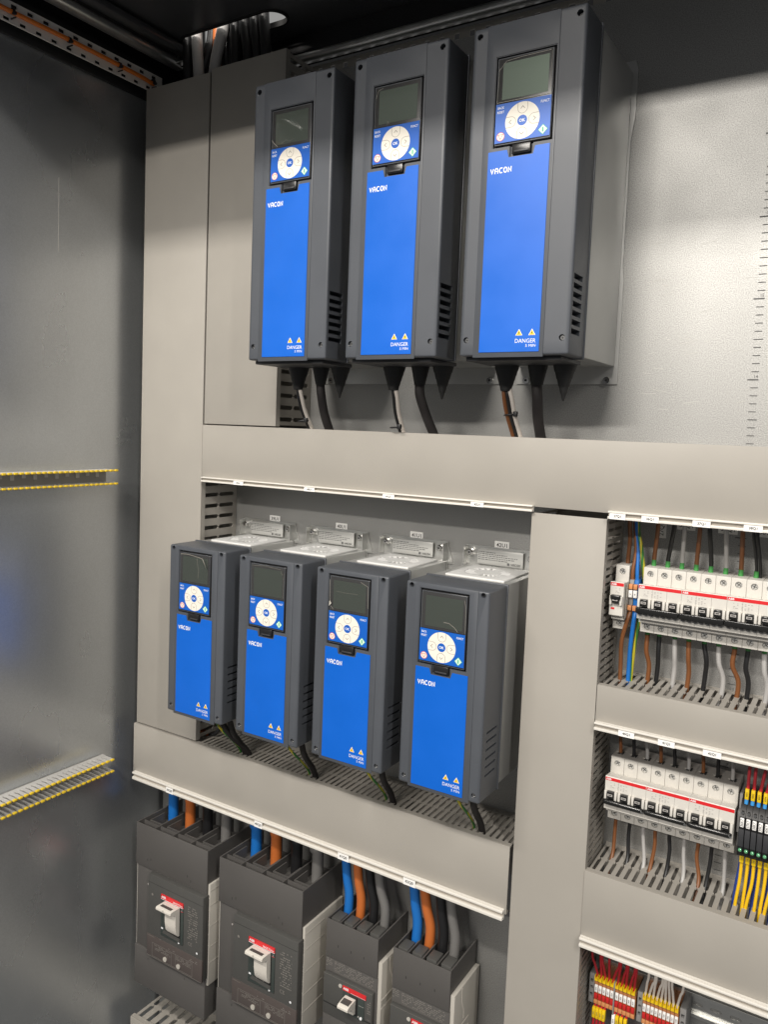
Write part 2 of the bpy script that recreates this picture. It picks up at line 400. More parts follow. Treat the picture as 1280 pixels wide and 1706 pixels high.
def duct_v(x0, x1, z0, z1, yf, pitch, slot, label, left=True):
    r = thing('cable_duct', ((x0+x1)/2, 0, z0), label, 'cable duct', 'grey cable ducts')
    c = MB(); cover_panel(c, x0, x1, z0, z1, yf, True); c.build('cover', r)
    t = MB().box(x0+.003, x1-.003, -.0022, -.0004, z0, z1, 'duct')
    slot_wall(t, 'yz', z0+.002, z1-.002, pitch, slot, yf+.003, -.0025, x1-.0045, x1-.0028)
    slot_wall(t, 'yz', z0+.002, z1-.002, pitch, slot, yf+.003, -.0025, x0+.0028, x0+.0045)
    t.build('trough', r); return r
def duct_h(x0, x1, z0, z1, yf, pitch, slot, label, fronty=None, bottom=True, strip=()):
    r = thing('cable_duct', ((x0+x1)/2, 0, z0), label, 'cable duct', 'grey cable ducts')
    c = MB(); cover_panel(c, x0, x1, z0, z1, yf, False); c.build('cover', r)
    t = MB().box(x0+.001, x1-.001, -.0022, -.0004, z0+.002, z1-.002, 'duct')
    slot_wall(t, 'xy', x0+.002, x1-.002, pitch, slot, (fronty or yf+.003), -.0025, z1-.0045, z1-.0028)
    t.build('trough', r)
    for q in strip: strip_holder(r, *q)
    return r
YD = -.0992
duct_v(-.0224, .1282, .7568, 1.903, YD, .0195, .0068, 'tall wide grey cable duct beside the side panel, left of the narrow gap')
duct_v(.1325, .2875, 1.3195, 1.9068, YD-.001, .0195, .0068, 'tall grey duct half hidden behind the leftmost large drive')
duct_v(.7219, .8208, -.2, 1.2185, YD, .0102, .0046, 'tall grey duct between the small drives and the breakers')
duct_h(.1285, 1.25, 1.2262, 1.3176, YD, .0102, .0046, 'long grey duct below the three large drives with two marking strips', strip=[
    (.1347, .7250, 1.2200, 1.2285, YD, [(.2089, .2298, '39U1'), (.3544, .3742, '40U1'), (.4971, .5167, '41U1'), (.6377, .6567, '42U1')]),
    (.8232, 1.24, 1.2200, 1.2300, YD, [(.8259, .8452, '27Q1'), (.8644, .8845, '36Q1'), (.9227, .9424, '37Q1'), (.9775, .9971, '38Q1')])])
duct_h(-.0264, .7180, .6560, .7541, YD-.0031, .0098, .0042, 'grey duct under the four small drives, above the moulded case breakers', strip=[
    (-.0200, .7153, .6500, .6640, YD-.0031, [(.0700, .0865, '39Q0'), (.2760, .2925, '40Q0'), (.4440, .4640, '41Q0'), (.5605, .5805, '42Q0')])])
duct_h(.8214, 1.25, .9484, 1.0044, YD, .0101, .0042, 'grey duct between the upper and lower breaker rows', fronty=-.0945, strip=[
    (.8225, 1.24, .9475, .9575, YD, [(.8534, .8729, '40Q1'), (.9010, .9205, '41Q1'), (.9522, .9724, '42Q1')])])
duct_h(.8206, 1.25, .6565, .7557, YD-.0022, .0102, .0044, 'grey duct between the lower breaker row and the orange terminals', strip=[(.8212, 1.24, .6555, .6680, YD-.0022, [])])
duct_h(-.025, .70, .09, .17, YD-.0018, .0215, .0085, 'grey slotted duct below the moulded case breakers at the bottom', fronty=-.099)
# short dark duct stub and orange plug under the wide duct
tag(MB().box(.098, .118, -.058, -.046, .748, .757, 'wire_orange', .003).tube([(.118, -.052, .752), (.133, -.055, .757), (.139, -.05, .765)], .003, 'wire_black', 8).build('cable_connector'), 'small orange connector lying on the slotted duct at its left end', 'connector')

# ------------------------------------------------------------------ finger combs on the side panel
def comb(z0, z1, label):
    r = thing('cable_comb', (WX, -.35, z0), label, 'cable comb', 'finger combs on the side panel')
    bs = MB().box(WX+.0004, WX+.0025, -.72, -.1535, z0, z1, 'comb_base')
    for i in range(26):
        y = -.17-i*.0215; bs.box(WX+.0026, WX+.0032, y-.007, y, z0+.011+.003*(i % 2), z1-.004, 'comb_grey')
    bs.build('base_strip', r)
    f = MB(); t = MB()
    for i in range(53):
        y = -.1585-i*.01065
        for z, s in ((z1-.0008, -1), (z0+.0008, 1)):
            pl = [(WX+.0026, y-.0053), (WX+.0026, y+.0053), (WX+.010, y+.0053), (WX+.014, y+.0030), (WX+.021, y+.0040), (WX+.033, y+.0036), (WX+.033, y-.0040), (WX+.024, y-.0034), (WX+.017, y-.0024), (WX+.012, y-.0040)]
            f.prism(pl, 'xy', z-.0009, z+.0009, 'comb_grey')
            t.box(WX+.0325, WX+.0372, y-.0040, y+.0036, z-.0019, z+.0019, 'tip_yellow', .0012)
    f.build('finger_row', r); t.build('tip_row', r)
comb(1.2072, 1.2322, 'upper grey finger comb with yellow tips on the side panel')
comb(.6802, .7034, 'lower grey finger comb with yellow tips on the side panel')

# ------------------------------------------------------------------ frequency drives
def vacon_logo(mb, x, y, z, h, w, m='print_white'):
    s = h*.185; L = w/5*.70; g = w/5; t = h-s; q = s/2
    def X(i, a): return x+i*g+a*L
    def Z(bb): return z+q+bb*t
    mb.ribbon([(X(0, 0), Z(1)), (X(0, .48), Z(0)), (X(0, .96), Z(1))], s, y, m)
    mb.ribbon([(X(1, .02), Z(0)-q), (X(1, .02), Z(.62)), (X(1, .25), Z(1)), (X(1, .7), Z(1)), (X(1, .95), Z(.62)), (X(1, .95), Z(0)-q)], s, y, m)
    mb.quad(X(1, .1), X(1, .88), y-.00006, Z(.30), Z(.30)+s*.8, m)
    mb.ribbon([(X(2, 1.0), Z(.95)), (X(2, .72), Z(1)), (X(2, .3), Z(1)), (X(2, .04), Z(.68)), (X(2, .04), Z(.32)), (X(2, .3), Z(0)), (X(2, .72), Z(0)), (X(2, 1.0), Z(.05))], s, y, m)
    mb.ribbon([(X(3, .28), Z(0)), (X(3, .72), Z(0)), (X(3, .97), Z(.3)), (X(3, .97), Z(.7)), (X(3, .72), Z(1)), (X(3, .28), Z(1)), (X(3, .03), Z(.7)), (X(3, .03), Z(.3))], s, y, m, True)
    mb.ribbon([(X(4, .06), Z(0)-q), (X(4, .06), Z(.95)), (X(4, .90), Z(.05)), (X(4, .90), Z(1)+q)], s, y, m)

def arc(cx, cz, r, a0, a1, n=10): return [(cx+r*math.cos(R(a0+(a1-a0)*i/n)), cz+r*math.sin(R(a0+(a1-a0)*i/n))) for i in range(n+1)]

def keypad(root, kx, kz, s, yf):
    """kx, kz: lower-left corner of the keypad recess; s: scale (recess .0700 x .1010)"""
    X = lambda a: kx+a*s; Z = lambda c: kz+c*s
    k = MB().box(X(.0012), X(.0690), yf-.0012, yf+.006, Z(.0012), Z(.0998), 'bezel', .0022, 3)
    k.ribbon([(X(.0030), Z(.0030)), (X(.0670), Z(.0030)), (X(.0670), Z(.0980)), (X(.0030), Z(.0980))], .0007, yf-.00125, 'charcoal', True)
    kp = k.build('keypad', root)
    d = MB().quad(X(.0088), X(.0626), yf-.0015, Z(.0525), Z(.0930), 'lcd')
    d.build('display', kp)
    # protective film with a lifted corner
    y2 = yf-.0019
    f = MB().quad(X(.0030), X(.0668), y2, Z(.0492), Z(.0975), 'film')
    f.build('protective_film', kp)
    p = MB(); y = yf-.0017; e = .00009
    p.quad(X(.0022), X(.0672), y, Z(.0048), Z(.0482), 'blue_pad')
    cx, cz, r = X(.0345), Z(.0262), .0203*s
    p.disc(cx, y-e, cz, r, 'pad_white', 40)
    p.disc(cx, y-2*e, cz, .0058*s, 'blue_pad', 28)
    p.text('OK', cx, y-3*e, cz, .0036*s, 'print_white', 'C', bold=.02)
    w = .00042*s
    for a in range(4):
        th = a*PI/2
        rot = lambda q: (cx+(q[0]*math.cos(th)-q[1]*math.sin(th))*s, cz+(q[0]*math.sin(th)+q[1]*math.cos(th))*s)
        u = [(-.0058, .0196)] + [(-.0058, .0140)] + [(.0058*math.cos(R(t_)), .0134+.0058*math.sin(R(t_))) for t_ in range(180, 361, 20)] + [(.0058, .0140), (.0058, .0196)]
        p.ribbon([rot(q) for q in u], w, y-2*e, 'pad_line')
        p.ribbon([rot(q) for q in [(-.0024, .0128), (0, .0156), (.0024, .0128)]], w*1.5, y-2*e, 'pad_line')
    for (bx0, bx1, bz0, bz1) in ((.0034, .0132, .0362, .0462), (.0548, .0662, .0390, .0465)):
        p.ribbon([(X(bx0), Z(bz0)), (X(bx1), Z(bz0)), (X(bx1), Z(bz1)), (X(bx0), Z(bz1))], .0003*s, y-e, 'wire_blue', True)
    p.text('BACK', X(.0083), y-e, Z(.0438), .0027*s, 'print_white', 'C', fit=.0075*s, bold=.01); p.text('RESET', X(.0083), y-e, Z(.0390), .0027*s, 'print_white', 'C', fit=.0082*s, bold=.01)
    p.text('FUNCT', X(.0603), y-e, Z(.0428), .0029*s, 'print_white', 'C', fit=.0098*s, bold=.01)
    sx, sz = X(.0093), Z(.0118)
    p.disc(sx, y-e, sz, .0049*s, 'pad_red', 28); p.disc(sx, y-2*e, sz, .0043*s, 'pad_white', 28)
    tr = [(sx-.0029*s, sz+.0021*s), (sx+.0029*s, sz+.0021*s), (sx, sz-.0031*s)]
    p.ribbon(tr, .0006*s, y-3*e, 'pad_red', True)
    gx, gz = X(.0592), Z(.0122)
    for q, m_ in ((.0056, 'pad_green'), (.0049, 'pad_green_light')):
        p.poly([(gx-q*s, gz), (gx, gz-q*s*1.02), (gx+q*s, gz), (gx, gz+q*s*1.02)], y-e*(1 if q > .005 else 2), m_)
    p.poly(arc(gx, gz-.0018*s, .0008*s, 180, 360)+arc(gx, gz+.0018*s, .0008*s, 0, 180), y-3*e, 'pad_green')
    p.build('button_pad', kp)
    # release latch under the keypad
    l = MB().box(X(.0235), X(.0460), yf-.0022, yf+.003, Z(-.0098), Z(.0015), 'bezel', .0015).box(X(.0270), X(.0440), yf-.0034, yf-.0023, Z(-.0082), Z(-.0060), 'charcoal_dark', .0004)
    l.build('release_latch', kp)
    return kp

def film_corner(drive, kx, kz, s, yf, style):
    """lifted piece of the film: each drive has its own"""
    X = lambda a: kx+a*s; Z = lambda c: kz+c*s
    y = yf-.0021; f = MB()
    if style == 0:
        f.ribbon([(X(.004), Z(.0955)), (X(.02), Z(.0965)), (X(.045), Z(.0935)), (X(.052), Z(.0925))], 0.00066*s, y, 'film_edge')
        f.add([(X(.050), y, Z(.0935)), (X(.0535), y-.001, Z(.0915)), (X(.066), y-.0065, Z(.0795)), (X(.0635), y-.004, Z(.0790)), (X(.0615), y-.002, Z(.078))], [(0, 1, 2), (0, 2, 3), (0, 3, 4)], 'film_edge')
        f.ribbon([(X(.040), Z(.092)), (X(.0415), Z(.080)), (X(.0435), Z(.073)), (X(.0425), Z(.06))], 0.00028*s, y, 'film_edge')
    elif style == 1:
        f.add([(X(.060), y, Z(.094)), (X(.0665), y-.0035, Z(.087)), (X(.0625), y-.001, Z(.089))], [(0, 1, 2)], 'film_edge')
        f.ribbon([(X(.006), Z(.0955)), (X(.03), Z(.0972)), (X(.06), Z(.0952))], 0.00022*s, y, 'film_edge')
        f.ribbon([(X(.0655), Z(.09)), (X(.0660), Z(.07)), (X(.0652), Z(.052))], 0.00022*s, y, 'film_edge')
    elif style == 2:
        f.ribbon([(X(.054), Z(.0955)), (X(.066), Z(.0905)), (X(.0672), Z(.060))], 0.00044*s, y, 'film_edge')
        f.ribbon([(X(.0025), Z(.093)), (X(.003), Z(.066)), (X(.0055), Z(.055)), (X(.0095), Z(.051))], 0.00049*s, y, 'film_edge')
        f.add([(X(.003), y, Z(.063)), (X(.0075), y-.002, Z(.0595)), (X(.0045), y-.004, Z(.0555))], [(0, 1, 2)], 'film_edge')
        f.ribbon([(X(.014), Z(.0775)), (X(.03), Z(.0768)), (X(.05), Z(.0775))], 0.00016*s, y, 'film_edge')
    elif style == 3:
        f.ribbon([(X(.036), Z(.0602)), (X(.044), Z(.0600)), (X(.052), Z(.0555)), (X(.0565), Z(.0505))], 0.00049*s, y, 'film_edge')
        f.ribbon([(X(.0640), Z(.0935)), (X(.0665), Z(.085)), (X(.0672), Z(.0505))], 0.00033*s, y, 'film_edge')
    elif style == 4:
        f.ribbon([(X(.003), Z(.0605)), (X(.0065), Z(.0560)), (X(.013), Z(.0505))], 0.00088*s, y, 'film_edge')
        f.ribbon([(X(.020), Z(.0535)), (X(.027), Z(.0575)), (X(.033), Z(.0545)), (X(.040), Z(.0570))], 0.00022*s, y, 'film_edge')
    elif style == 5:
        f.ribbon([(X(.0045), Z(.0845)), (X(.0075), Z(.0935)), (X(.014), Z(.0955))], 0.00039*s, y, 'film_edge')
        f.ribbon([(X(.022), Z(.0505)), (X(.0225), Z(.0545)), (X(.024), Z(.0515))], 0.00028*s, y, 'film_edge')
    else:
        f.ribbon([(X(.004), Z(.0850)), (X(.0125), Z(.0945)), (X(.030), Z(.0958)), (X(.0645), Z(.0962))], 0.00044*s, y, 'film_edge')
        f.ribbon([(X(.0030), Z(.0498)), (X(.0665), Z(.0500))], 0.00039*s, y, 'film_edge')
        f.ribbon([(X(.0660), Z(.095)), (X(.0655), Z(.075)), (X(.0662), Z(.052))], 0.00022*s, y, 'film_edge')
        f.ribbon([(X(.0045), Z(.088)), (X(.0040), Z(.0655)), (X(.0030), Z(.050))], 0.00028*s, y, 'film_edge')
    kp = [c for c in drive.children if c.name.startswith('keypad')][0]
    f.build('film_crease', kp)

def drive(x0, z0, W, H, yF, yB, kx, kz, ks, px0, px1, pz0, pz1, big, label, group):
    r = thing('frequency_drive', (x0+W/2, 0, z0), label, 'drive unit', group)
    X = lambda a: x0+a; Z = lambda a: z0+a
    # front cover: plastic shell with pockets for keypad, screws, vents
    c = MB().box(X(0), X(W), yF, yB, Z(0), Z(H), 'charcoal', .0028, 3)
    cut = MB().box(X(kx), X(kx+.0700*ks), yF-.01, yF+.005, Z(kz), Z(kz+.1010*ks), 'charcoal')
    cut.box(X(kx+.0210*ks), X(kx+.0485*ks), yF-.01, yF+.0025, Z(kz-.0115*ks), Z(kz+.0005), 'charcoal')
    sx = (.0085, W-.0085); szs = (.0100 if not big else .0195, H-.0052 if not big else H-.0100)
    for a in sx:
        for q in szs: cut.cyl((X(a), yF-.01, Z(q)), (X(a), yF+.009, Z(q)), .0034 if not big else .0037, 'charcoal', 20)
    if not big:
        for i in range(6):
            zz = Z(.0335+i*.0115); cut.prism([(yF+.0130, zz-.0016), (yF+.0475, zz-.0016), (yF+.0475, zz+.0014), (yF+.0130, zz+.0014)], 'yz', X(W)-.012, X(W)+.01, 'charcoal')
    else:
        for i in range(7):
            zz = Z(.0265+i*.0105); cut.prism([(X(W)+.002, zz-.0030), (X(W)+.002, zz+.0042), (X(W)-.012, zz+.0042), (X(W)-.012, zz+.0026)], 'xz', yF+.0060, yF+.0385, 'charcoal')
    cv = c.build('front_cover', r, cut=cut, auto=30)
    # raised centre field, split round the keypad recess, and rear lip
    e = MB(); g0, g1 = (.0150, W-.0150) if not big else (.0185, W-.0300)
    y1 = yF-.0009
    e.box(X(g0), X(g1), y1, yF+.0006, Z(-.0022), Z(H-.0006), 'charcoal', .0006)
    ec = MB().box(X(kx-.0008), X(kx+.0708*ks), yF-.01, yF+.01, Z(kz), Z(kz+.1018*ks), 'charcoal')
    ec.box(X(kx+.0205*ks), X(kx+.0490*ks), yF-.01, yF+.01, Z(kz-.0120*ks), Z(kz+.0010), 'charcoal')
    e.build('centre_field', cv, cut=ec)
    MB().box(X(-.0008), X(W+.0012), yB-.0035, yB, Z(-.0012), Z(H+.0012), 'charcoal', .0012).build('rear_lip', cv)
    for a in sx:
        for j, q in enumerate(szs):
            yy = yF+(.0030 if j == 0 else .0065)
            s = MB().cyl((X(a), yy, Z(q)), (X(a), yy+.006, Z(q)), .0027, 'chrome' if j == 0 else 'charcoal_dark', 14)  # upper screws coloured dark for the shade in their deep holes
            s.cyl((X(a), yy-.0003, Z(q)), (X(a), yy+.002, Z(q)), .0011, 'ink', 6); s.build('screw', cv)
    # keypad and blue panel
    keypad(r, X(kx), Z(kz), ks, yF)
    p = MB(); ypf = y1-.0008
    nx0, nx1 = X(kx+.0195*ks), X(kx+.0500*ks); nz = Z(kz-.0125*ks)
    p.prism([(X(px0), Z(pz0)), (X(px1), Z(pz0)), (X(px1), Z(pz1)), (nx1+.0015, Z(pz1)), (nx1-.001, nz), (nx0+.001, nz), (nx0-.0015, Z(pz1)), (X(px0), Z(pz1))], 'xz', ypf, y1-.0001, 'blue_panel')
    bp_ = p.build('blue_panel', r, auto=20)
    t = MB(); yt = ypf-.00015; pw = px1-px0
    lx = X(px0+.0042)
    vacon_logo(t, lx, yt, Z(pz1-(.0235 if not big else .0262)), .0064*ks, .0268*ks)
    t.build('lettering', bp_)
    for a in (pw-.0240*ks-.0002, pw-.0088*ks):
        tx, tz = X(px0+a), Z(pz0+.0215*ks); q = .0042*ks
        w = MB().poly([(tx-q, tz-q*.75), (tx+q, tz-q*.75), (tx, tz+q*1.0)], yt, 'print_white').poly([(tx-q*.80, tz-q*.63), (tx+q*.80, tz-q*.63), (tx, tz+q*.76)], yt-.0003, 'warn_yellow')
        w.poly([(tx+q*.12, tz+q*.40), (tx-q*.17, tz-q*.14), (tx-q*.01, tz-q*.11), (tx-q*.12, tz-q*.52), (tx+q*.19, tz+q*.03), (tx+q*.03, tz+q*.02)], yt-.0006, 'ink')
        w.build('warning_triangle', bp_)
    t = MB().text('DANGER', X(px1-.0040*ks), yt, Z(pz0+.0100*ks), .0046*ks, 'print_white', 'R', fit=.0245*ks).text('5 MIN', X(px1-.0040*ks), yt, Z(pz0+.0052*ks), .0031*ks, 'print_white', 'R', fit=.0118*ks)
    t.build('lettering', bp_)
    # metal heat sink body
    ins = .003 if not big else .0015
    h = MB().box(X(ins), X(W-ins), yB+.0002, -.0035, Z(.002), Z(H-.0006), 'drive_metal', .0015)
    hs = h.build('heat_sink', r)
    if big:
        fl = [(X(-.003), Z(-.022)), (X(W+.0035), Z(-.022)), (X(W+.0035), Z(.118)), (X(W+.0012), Z(.135)), (X(W+.0012), Z(.300)), (X(W+.0055), Z(.33)), (X(W+.0055), Z(.392)), (X(W+.002), Z(.403)), (X(-.001), Z(.403)), (X(-.003), Z(.38))]
        MB().prism(fl, 'xz', -.0030, -.0005, 'drive_metal').build('mounting_flange', r)
        for a in (.0131, W-.0100):
            MB().cyl((X(a), -.0085, Z(-.0168)), (X(a), -.0031, Z(-.0168)), .0047, 'chrome', 20).cyl((X(a), -.0092, Z(-.0168)), (X(a), -.0084, Z(-.0168)), .0018, 'ink', 6).build('bolt', r)
        MB().box(X(.004), X(W-.012), yF+.012, yB+.03, Z(-.0052), Z(-.0002), 'charcoal_dark', .001).build('gland_plate', r)
        for i in range(10):
            pass
        for a, rr, ln, tip in ((.0285, .0165, .034, .0065), (.0705, .0130, .026, .0075), (.1060, .0150, .046, .0006)):
            g = MB(); y = -.12; n_ = 5; zt = Z(-.0040)
            for i in range(n_):
                r0 = rr+(tip-rr)*i/n_; r1 = rr+(tip-rr)*(i+.8)/n_; za = zt-ln*i/n_; zb = zt-ln*(i+1)/n_
                g.cone((X(a), y, za), (X(a), y, zb-.0002), r0*1.0, r1, 'black_rubber', 24)
            g.build('cable_gland', r)
    else:
        gp = MB().box(X(.020), X(W-.012), yB+.014, -.014, Z(H-.0006), Z(H+.0022), 'grille', .0009)
        gc = MB(); gx, gy = X(.064), (yB-.002)/2
        for i in range(22):
            a = 2*PI*i/22
            if i % 11 in (5, 10): continue
            u = Vector((math.cos(a), math.sin(a))); v = Vector((-u.y, u.x)); c0 = Vector((gx, gy))
            pts = [c0+u*.019+v*.0022, c0+u*.019-v*.0014, c0+u*.0315-v*.0050, c0+u*.0330+v*.0016]
            gc.prism([(q.x, q.y) for q in pts], 'xy', Z(H-.006), Z(H+.01), 'grille')
        gp.build('fan_grille', hs, cut=gc)
        fo = MB()
        for a0 in (-38, 142):
            pts = [(gx+q*math.cos(R(a0+76*i/8)), gy+q*math.sin(R(a0+76*i/8))) for q, rng in ((.0345, range(9)), (.017, range(8, -1, -1))) for i in rng]
            fo.prism(pts, 'xy', Z(H-.0005), Z(H+.0001), 'black')  # black sectors stand for the shade inside the side slots of the grille
        fo.build('fan_slot_shade', hs)
        fl = MB().box(X(.003), X(W-.001), -.0028, -.0005, Z(.05), Z(H+.0300), 'zinc').box(X(.004), X(.0052), -.018, -.0029, Z(H+.001), Z(H+.0285), 'zinc').box(X(W-.0032), X(W-.002), -.018, -.0029, Z(H+.001), Z(H+.0285), 'zinc')
        for xa in (X(-.0035), X(W-.0005)):
            pass
        fl.prism([(X(-.006), Z(H-.004)), (X(.003), Z(H-.004)), (X(.003), Z(H+.025))], 'xz', -.0026, -.0006, 'zinc').prism([(X(W-.001), Z(H-.004)), (X(W+.008), Z(H-.004)), (X(W-.001), Z(H+.025))], 'xz', -.0026, -.0006, 'zinc')
        fl.build('mounting_flange', r)
        for a in (.0118, W-.0118):
            MB().cyl((X(a), -.0045, Z(H+.0200)), (X(a), -.0029, Z(H+.0200)), .0072, 'zinc', 20).cone((X(a), -.0140, Z(H+.0200)), (X(a), -.0120, Z(H+.0200)), .0034, .0050, 'chrome', 16).cyl((X(a), -.0120, Z(H+.0200)), (X(a), -.0046, Z(H+.0200)), .0050, 'chrome', 16).cyl((X(a), -.0143, Z(H+.0200)), (X(a), -.0138, Z(H+.0200)), .0018, 'ink', 6).build('bolt', r)
        lb_ = MB().box(X(.0235), X(W-.0245), -.0085, -.0065, Z(H+.0035), Z(H+.0262), 'rating', .0005).box(X(.0235), X(W-.0245), -.0063, -.0029, Z(H+.0245), Z(H+.0262), 'zinc')
        yl = -.0087
        for i in range(5):
            zz = Z(H+.0222-i*.0028); xx = X(.0245); xe = X(rnd.uniform(.060, .086) if i else .052)
            while xx < xe:
                w_ = rnd.uniform(.0012, .005); lb_.quad(xx, xx+w_, yl, zz-.0006, zz+.0005, 'ink_grey'); xx += w_+.0009
        vacon_logo(lb_, X(.0770), yl, Z(H+.0058), .0034, .0150, 'ink'); lb_.box(X(.0710), X(.0745), -.0089, -.0086, Z(H+.0058), Z(H+.0095), 'ink_grey')
        lb_.build('rating_plate', r)
    return r

XU = (.3165, .4861, .6563); WU, HU, ZU, YU = .1374, .3895, 1.4158, -.2079
big0 = drive(XU[0], ZU, WU, HU, YU, -.1480, .0316, .2455, 1.04, .0268, .1025, .0040, .2415, True,
             'large charcoal drive with a blue panel, leftmost of the upper three', 'large upper drives')
XL = (.1443, .2925, .4382, .5852); WL, HL, ZL, YL = .1197, .2783, .8429, -.1877
small0 = drive(XL[0], ZL, WL, HL, YL, -.1250, .0224, .1700, 1.0, .0203, .0960, .0030, .1655, False,
               'small drive with peeling display film folded at its corner, under the tag 39U1', 'small lower drives')
bigs = [big0] + [copy_tree(big0) for _ in range(2)]
smalls = [small0] + [copy_tree(small0) for _ in range(3)]
for o, x, lab in zip(bigs[1:], XU[1:], ('large charcoal drive with a blue panel between the two other large drives', 'large charcoal drive with its metal flank showing, beside the bare bright plate')):
    o.location.x = x+WU/2; tag(o, lab, 'drive unit')
for o, x, lab in zip(smalls[1:], XL[1:], ('small drive under the tag 40U1 with a tiny bright film fold', 'small drive under the tag 41U1 with wrinkled display film', 'small drive under the tag 42U1, beside the tall grey duct')):
    o.location.x = x+WL/2; tag(o, lab, 'drive unit')
for i, x in enumerate(XU): film_corner(bigs[i], x+.0316, ZU+.2455, 1.04, YU, 4+i)
for i, x in enumerate(XL): film_corner(smalls[i], x+.0224, ZL+.1700, 1.0, YL, i)
# numbered labels stuck on the mounting plate
for x, t in zip((.2040, .3458, .4885, .6320), ('39U1', '40U1', '41U1', '42U1')):
    m = MB().box(x, x+.0228, -.0008, -.0002, 1.1495, 1.1608, 'tag_white').text(t, x+.0114, -.0010, 1.15515, .0060, 'ink', 'C', bold=.012)
    tag(m.build('number_label'), 'white sticker reading %s on the plate above a small drive' % t, 'label', 'number stickers above the small drives')
for x, t in ((.8860, '36Q1'), (.9360, '37Q1'), (.9800, '38Q1')):
    m = MB().box(x, x+.0228, -.0008, -.0002, 1.2035, 1.2150, 'tag_white').text(t, x+.0114, -.0010, 1.2092, .0066, 'ink', 'C')
    tag(m.build('number_label'), 'white sticker reading %s on the plate behind the breaker wires' % t, 'label', 'number stickers behind the breakers')
m = MB().box(.8615, .8730, -.0008, -.0002, 1.190, 1.213, 'tag_white').text('27Q1', .8675, -.0010, 1.2015, .0066, 'ink', 'C', rot=PI/2)
tag(m.build('number_label'), 'white sticker reading 27Q1 turned sideways beside the earth wire', 'label', 'number stickers behind the breakers')

# cables of the large drives
nm = ('leftmost', 'middle', 'rightmost')
for i, x in enumerate(XU):
    a = x+.0285; e = (.346, .512, .690)[i]
    t = thing('motor_cable', (a, -.12, 1.30), ('pale and black wire pair tied together below the %s large drive' % nm[i]) if i < 2 else 'brown, black and white wires tied together below the rightmost large drive', 'cable', 'wire bundles of the large drives')
    ms = (('wire_black', 'wire_white'), ('wire_black', 'wire_white'), ('wire_brown', 'wire_black', 'wire_white'))[i]
    for j, mm in enumerate(ms):
        o = (j-(len(ms)-1)/2)*.0052
        MB().tube([(a+o*.6, -.12, 1.385), (a+.003+o, -.118, 1.368), (a+(e-a)*.5+o+.001, -.105, 1.345), (e+o, -.082, 1.315), (e+o+.003, -.07, 1.285)], .0030, mm, 10).build('conductor', t)
    zt = (1.330, 1.325, 1.347)[i]; xt = a+(e-a)*(1.372-zt)/.055
    k = MB()
    k.tube([(xt+.0085*math.cos(q), -.1005+.006*math.sin(q)-.004, zt+.001*math.cos(q)) for q in [2*PI*h/16 for h in range(17)]], .0011, 'black', 6, 2).box(xt+.006, xt+.0115, -.113, -.107, zt-.0025, zt+.0045, 'black', .001)
    k.build('cable_tie', t)
for i, x in enumerate(XU):
    a = x+.0705; e = (.383, .566, .724)[i]
    t = MB().tube([(a, -.12, 1.398), (a, -.12, 1.384), (a+.001, -.118, 1.368), (a+(e-a)*.55, -.103, 1.340), (e, -.080, 1.308), (e+.001, -.07, 1.285)], .0068, 'sleeve', 14)
    tag(t.build('sleeved_cable'), 'black braided cable below the %s large drive' % nm[i], 'cable', 'braided cables of the large drives')
# wires below the small drives
for i, (x, nu) in enumerate(zip(XL, ('39U1', '40U1', '41U1', '42U1'))):
    a = x+.088
    t = thing('motor_cable', (a, -.12, .75), 'black sleeved cables dropping into the duct from the drive under 39U1'.replace('39U1', nu), 'cable', 'cables below the small drives')
    MB().tube([(a, -.135, .848), (a-.002, -.128, .828), (a-.007, -.110, .797), (a-.007, -.084, .765), (a-.006, -.072, .735)], .0048, 'sleeve', 12).build('conductor', t)
    if i == 0: MB().tube([(a-.02, -.135, .848), (a-.018, -.128, .820), (a-.014, -.108, .790), (a-.002, -.082, .762), (a+.002, -.068, .735)], .0048, 'sleeve', 12).build('conductor', t)
    e = x+.058
    t = MB().tube([(e+.004, -.135, .848), (e+.004, -.135, .822), (e+.008, -.122, .802), (e+.011, -.100, .780), (e+.010, -.078, .757), (e+.010, -.070, .735)], .0021, 'wire_earth', 8)
    tag(t.build('earth_wire'), 'yellow and green earth wire below the drive under %s' % nu, 'wire', 'earth wires below the small drives')

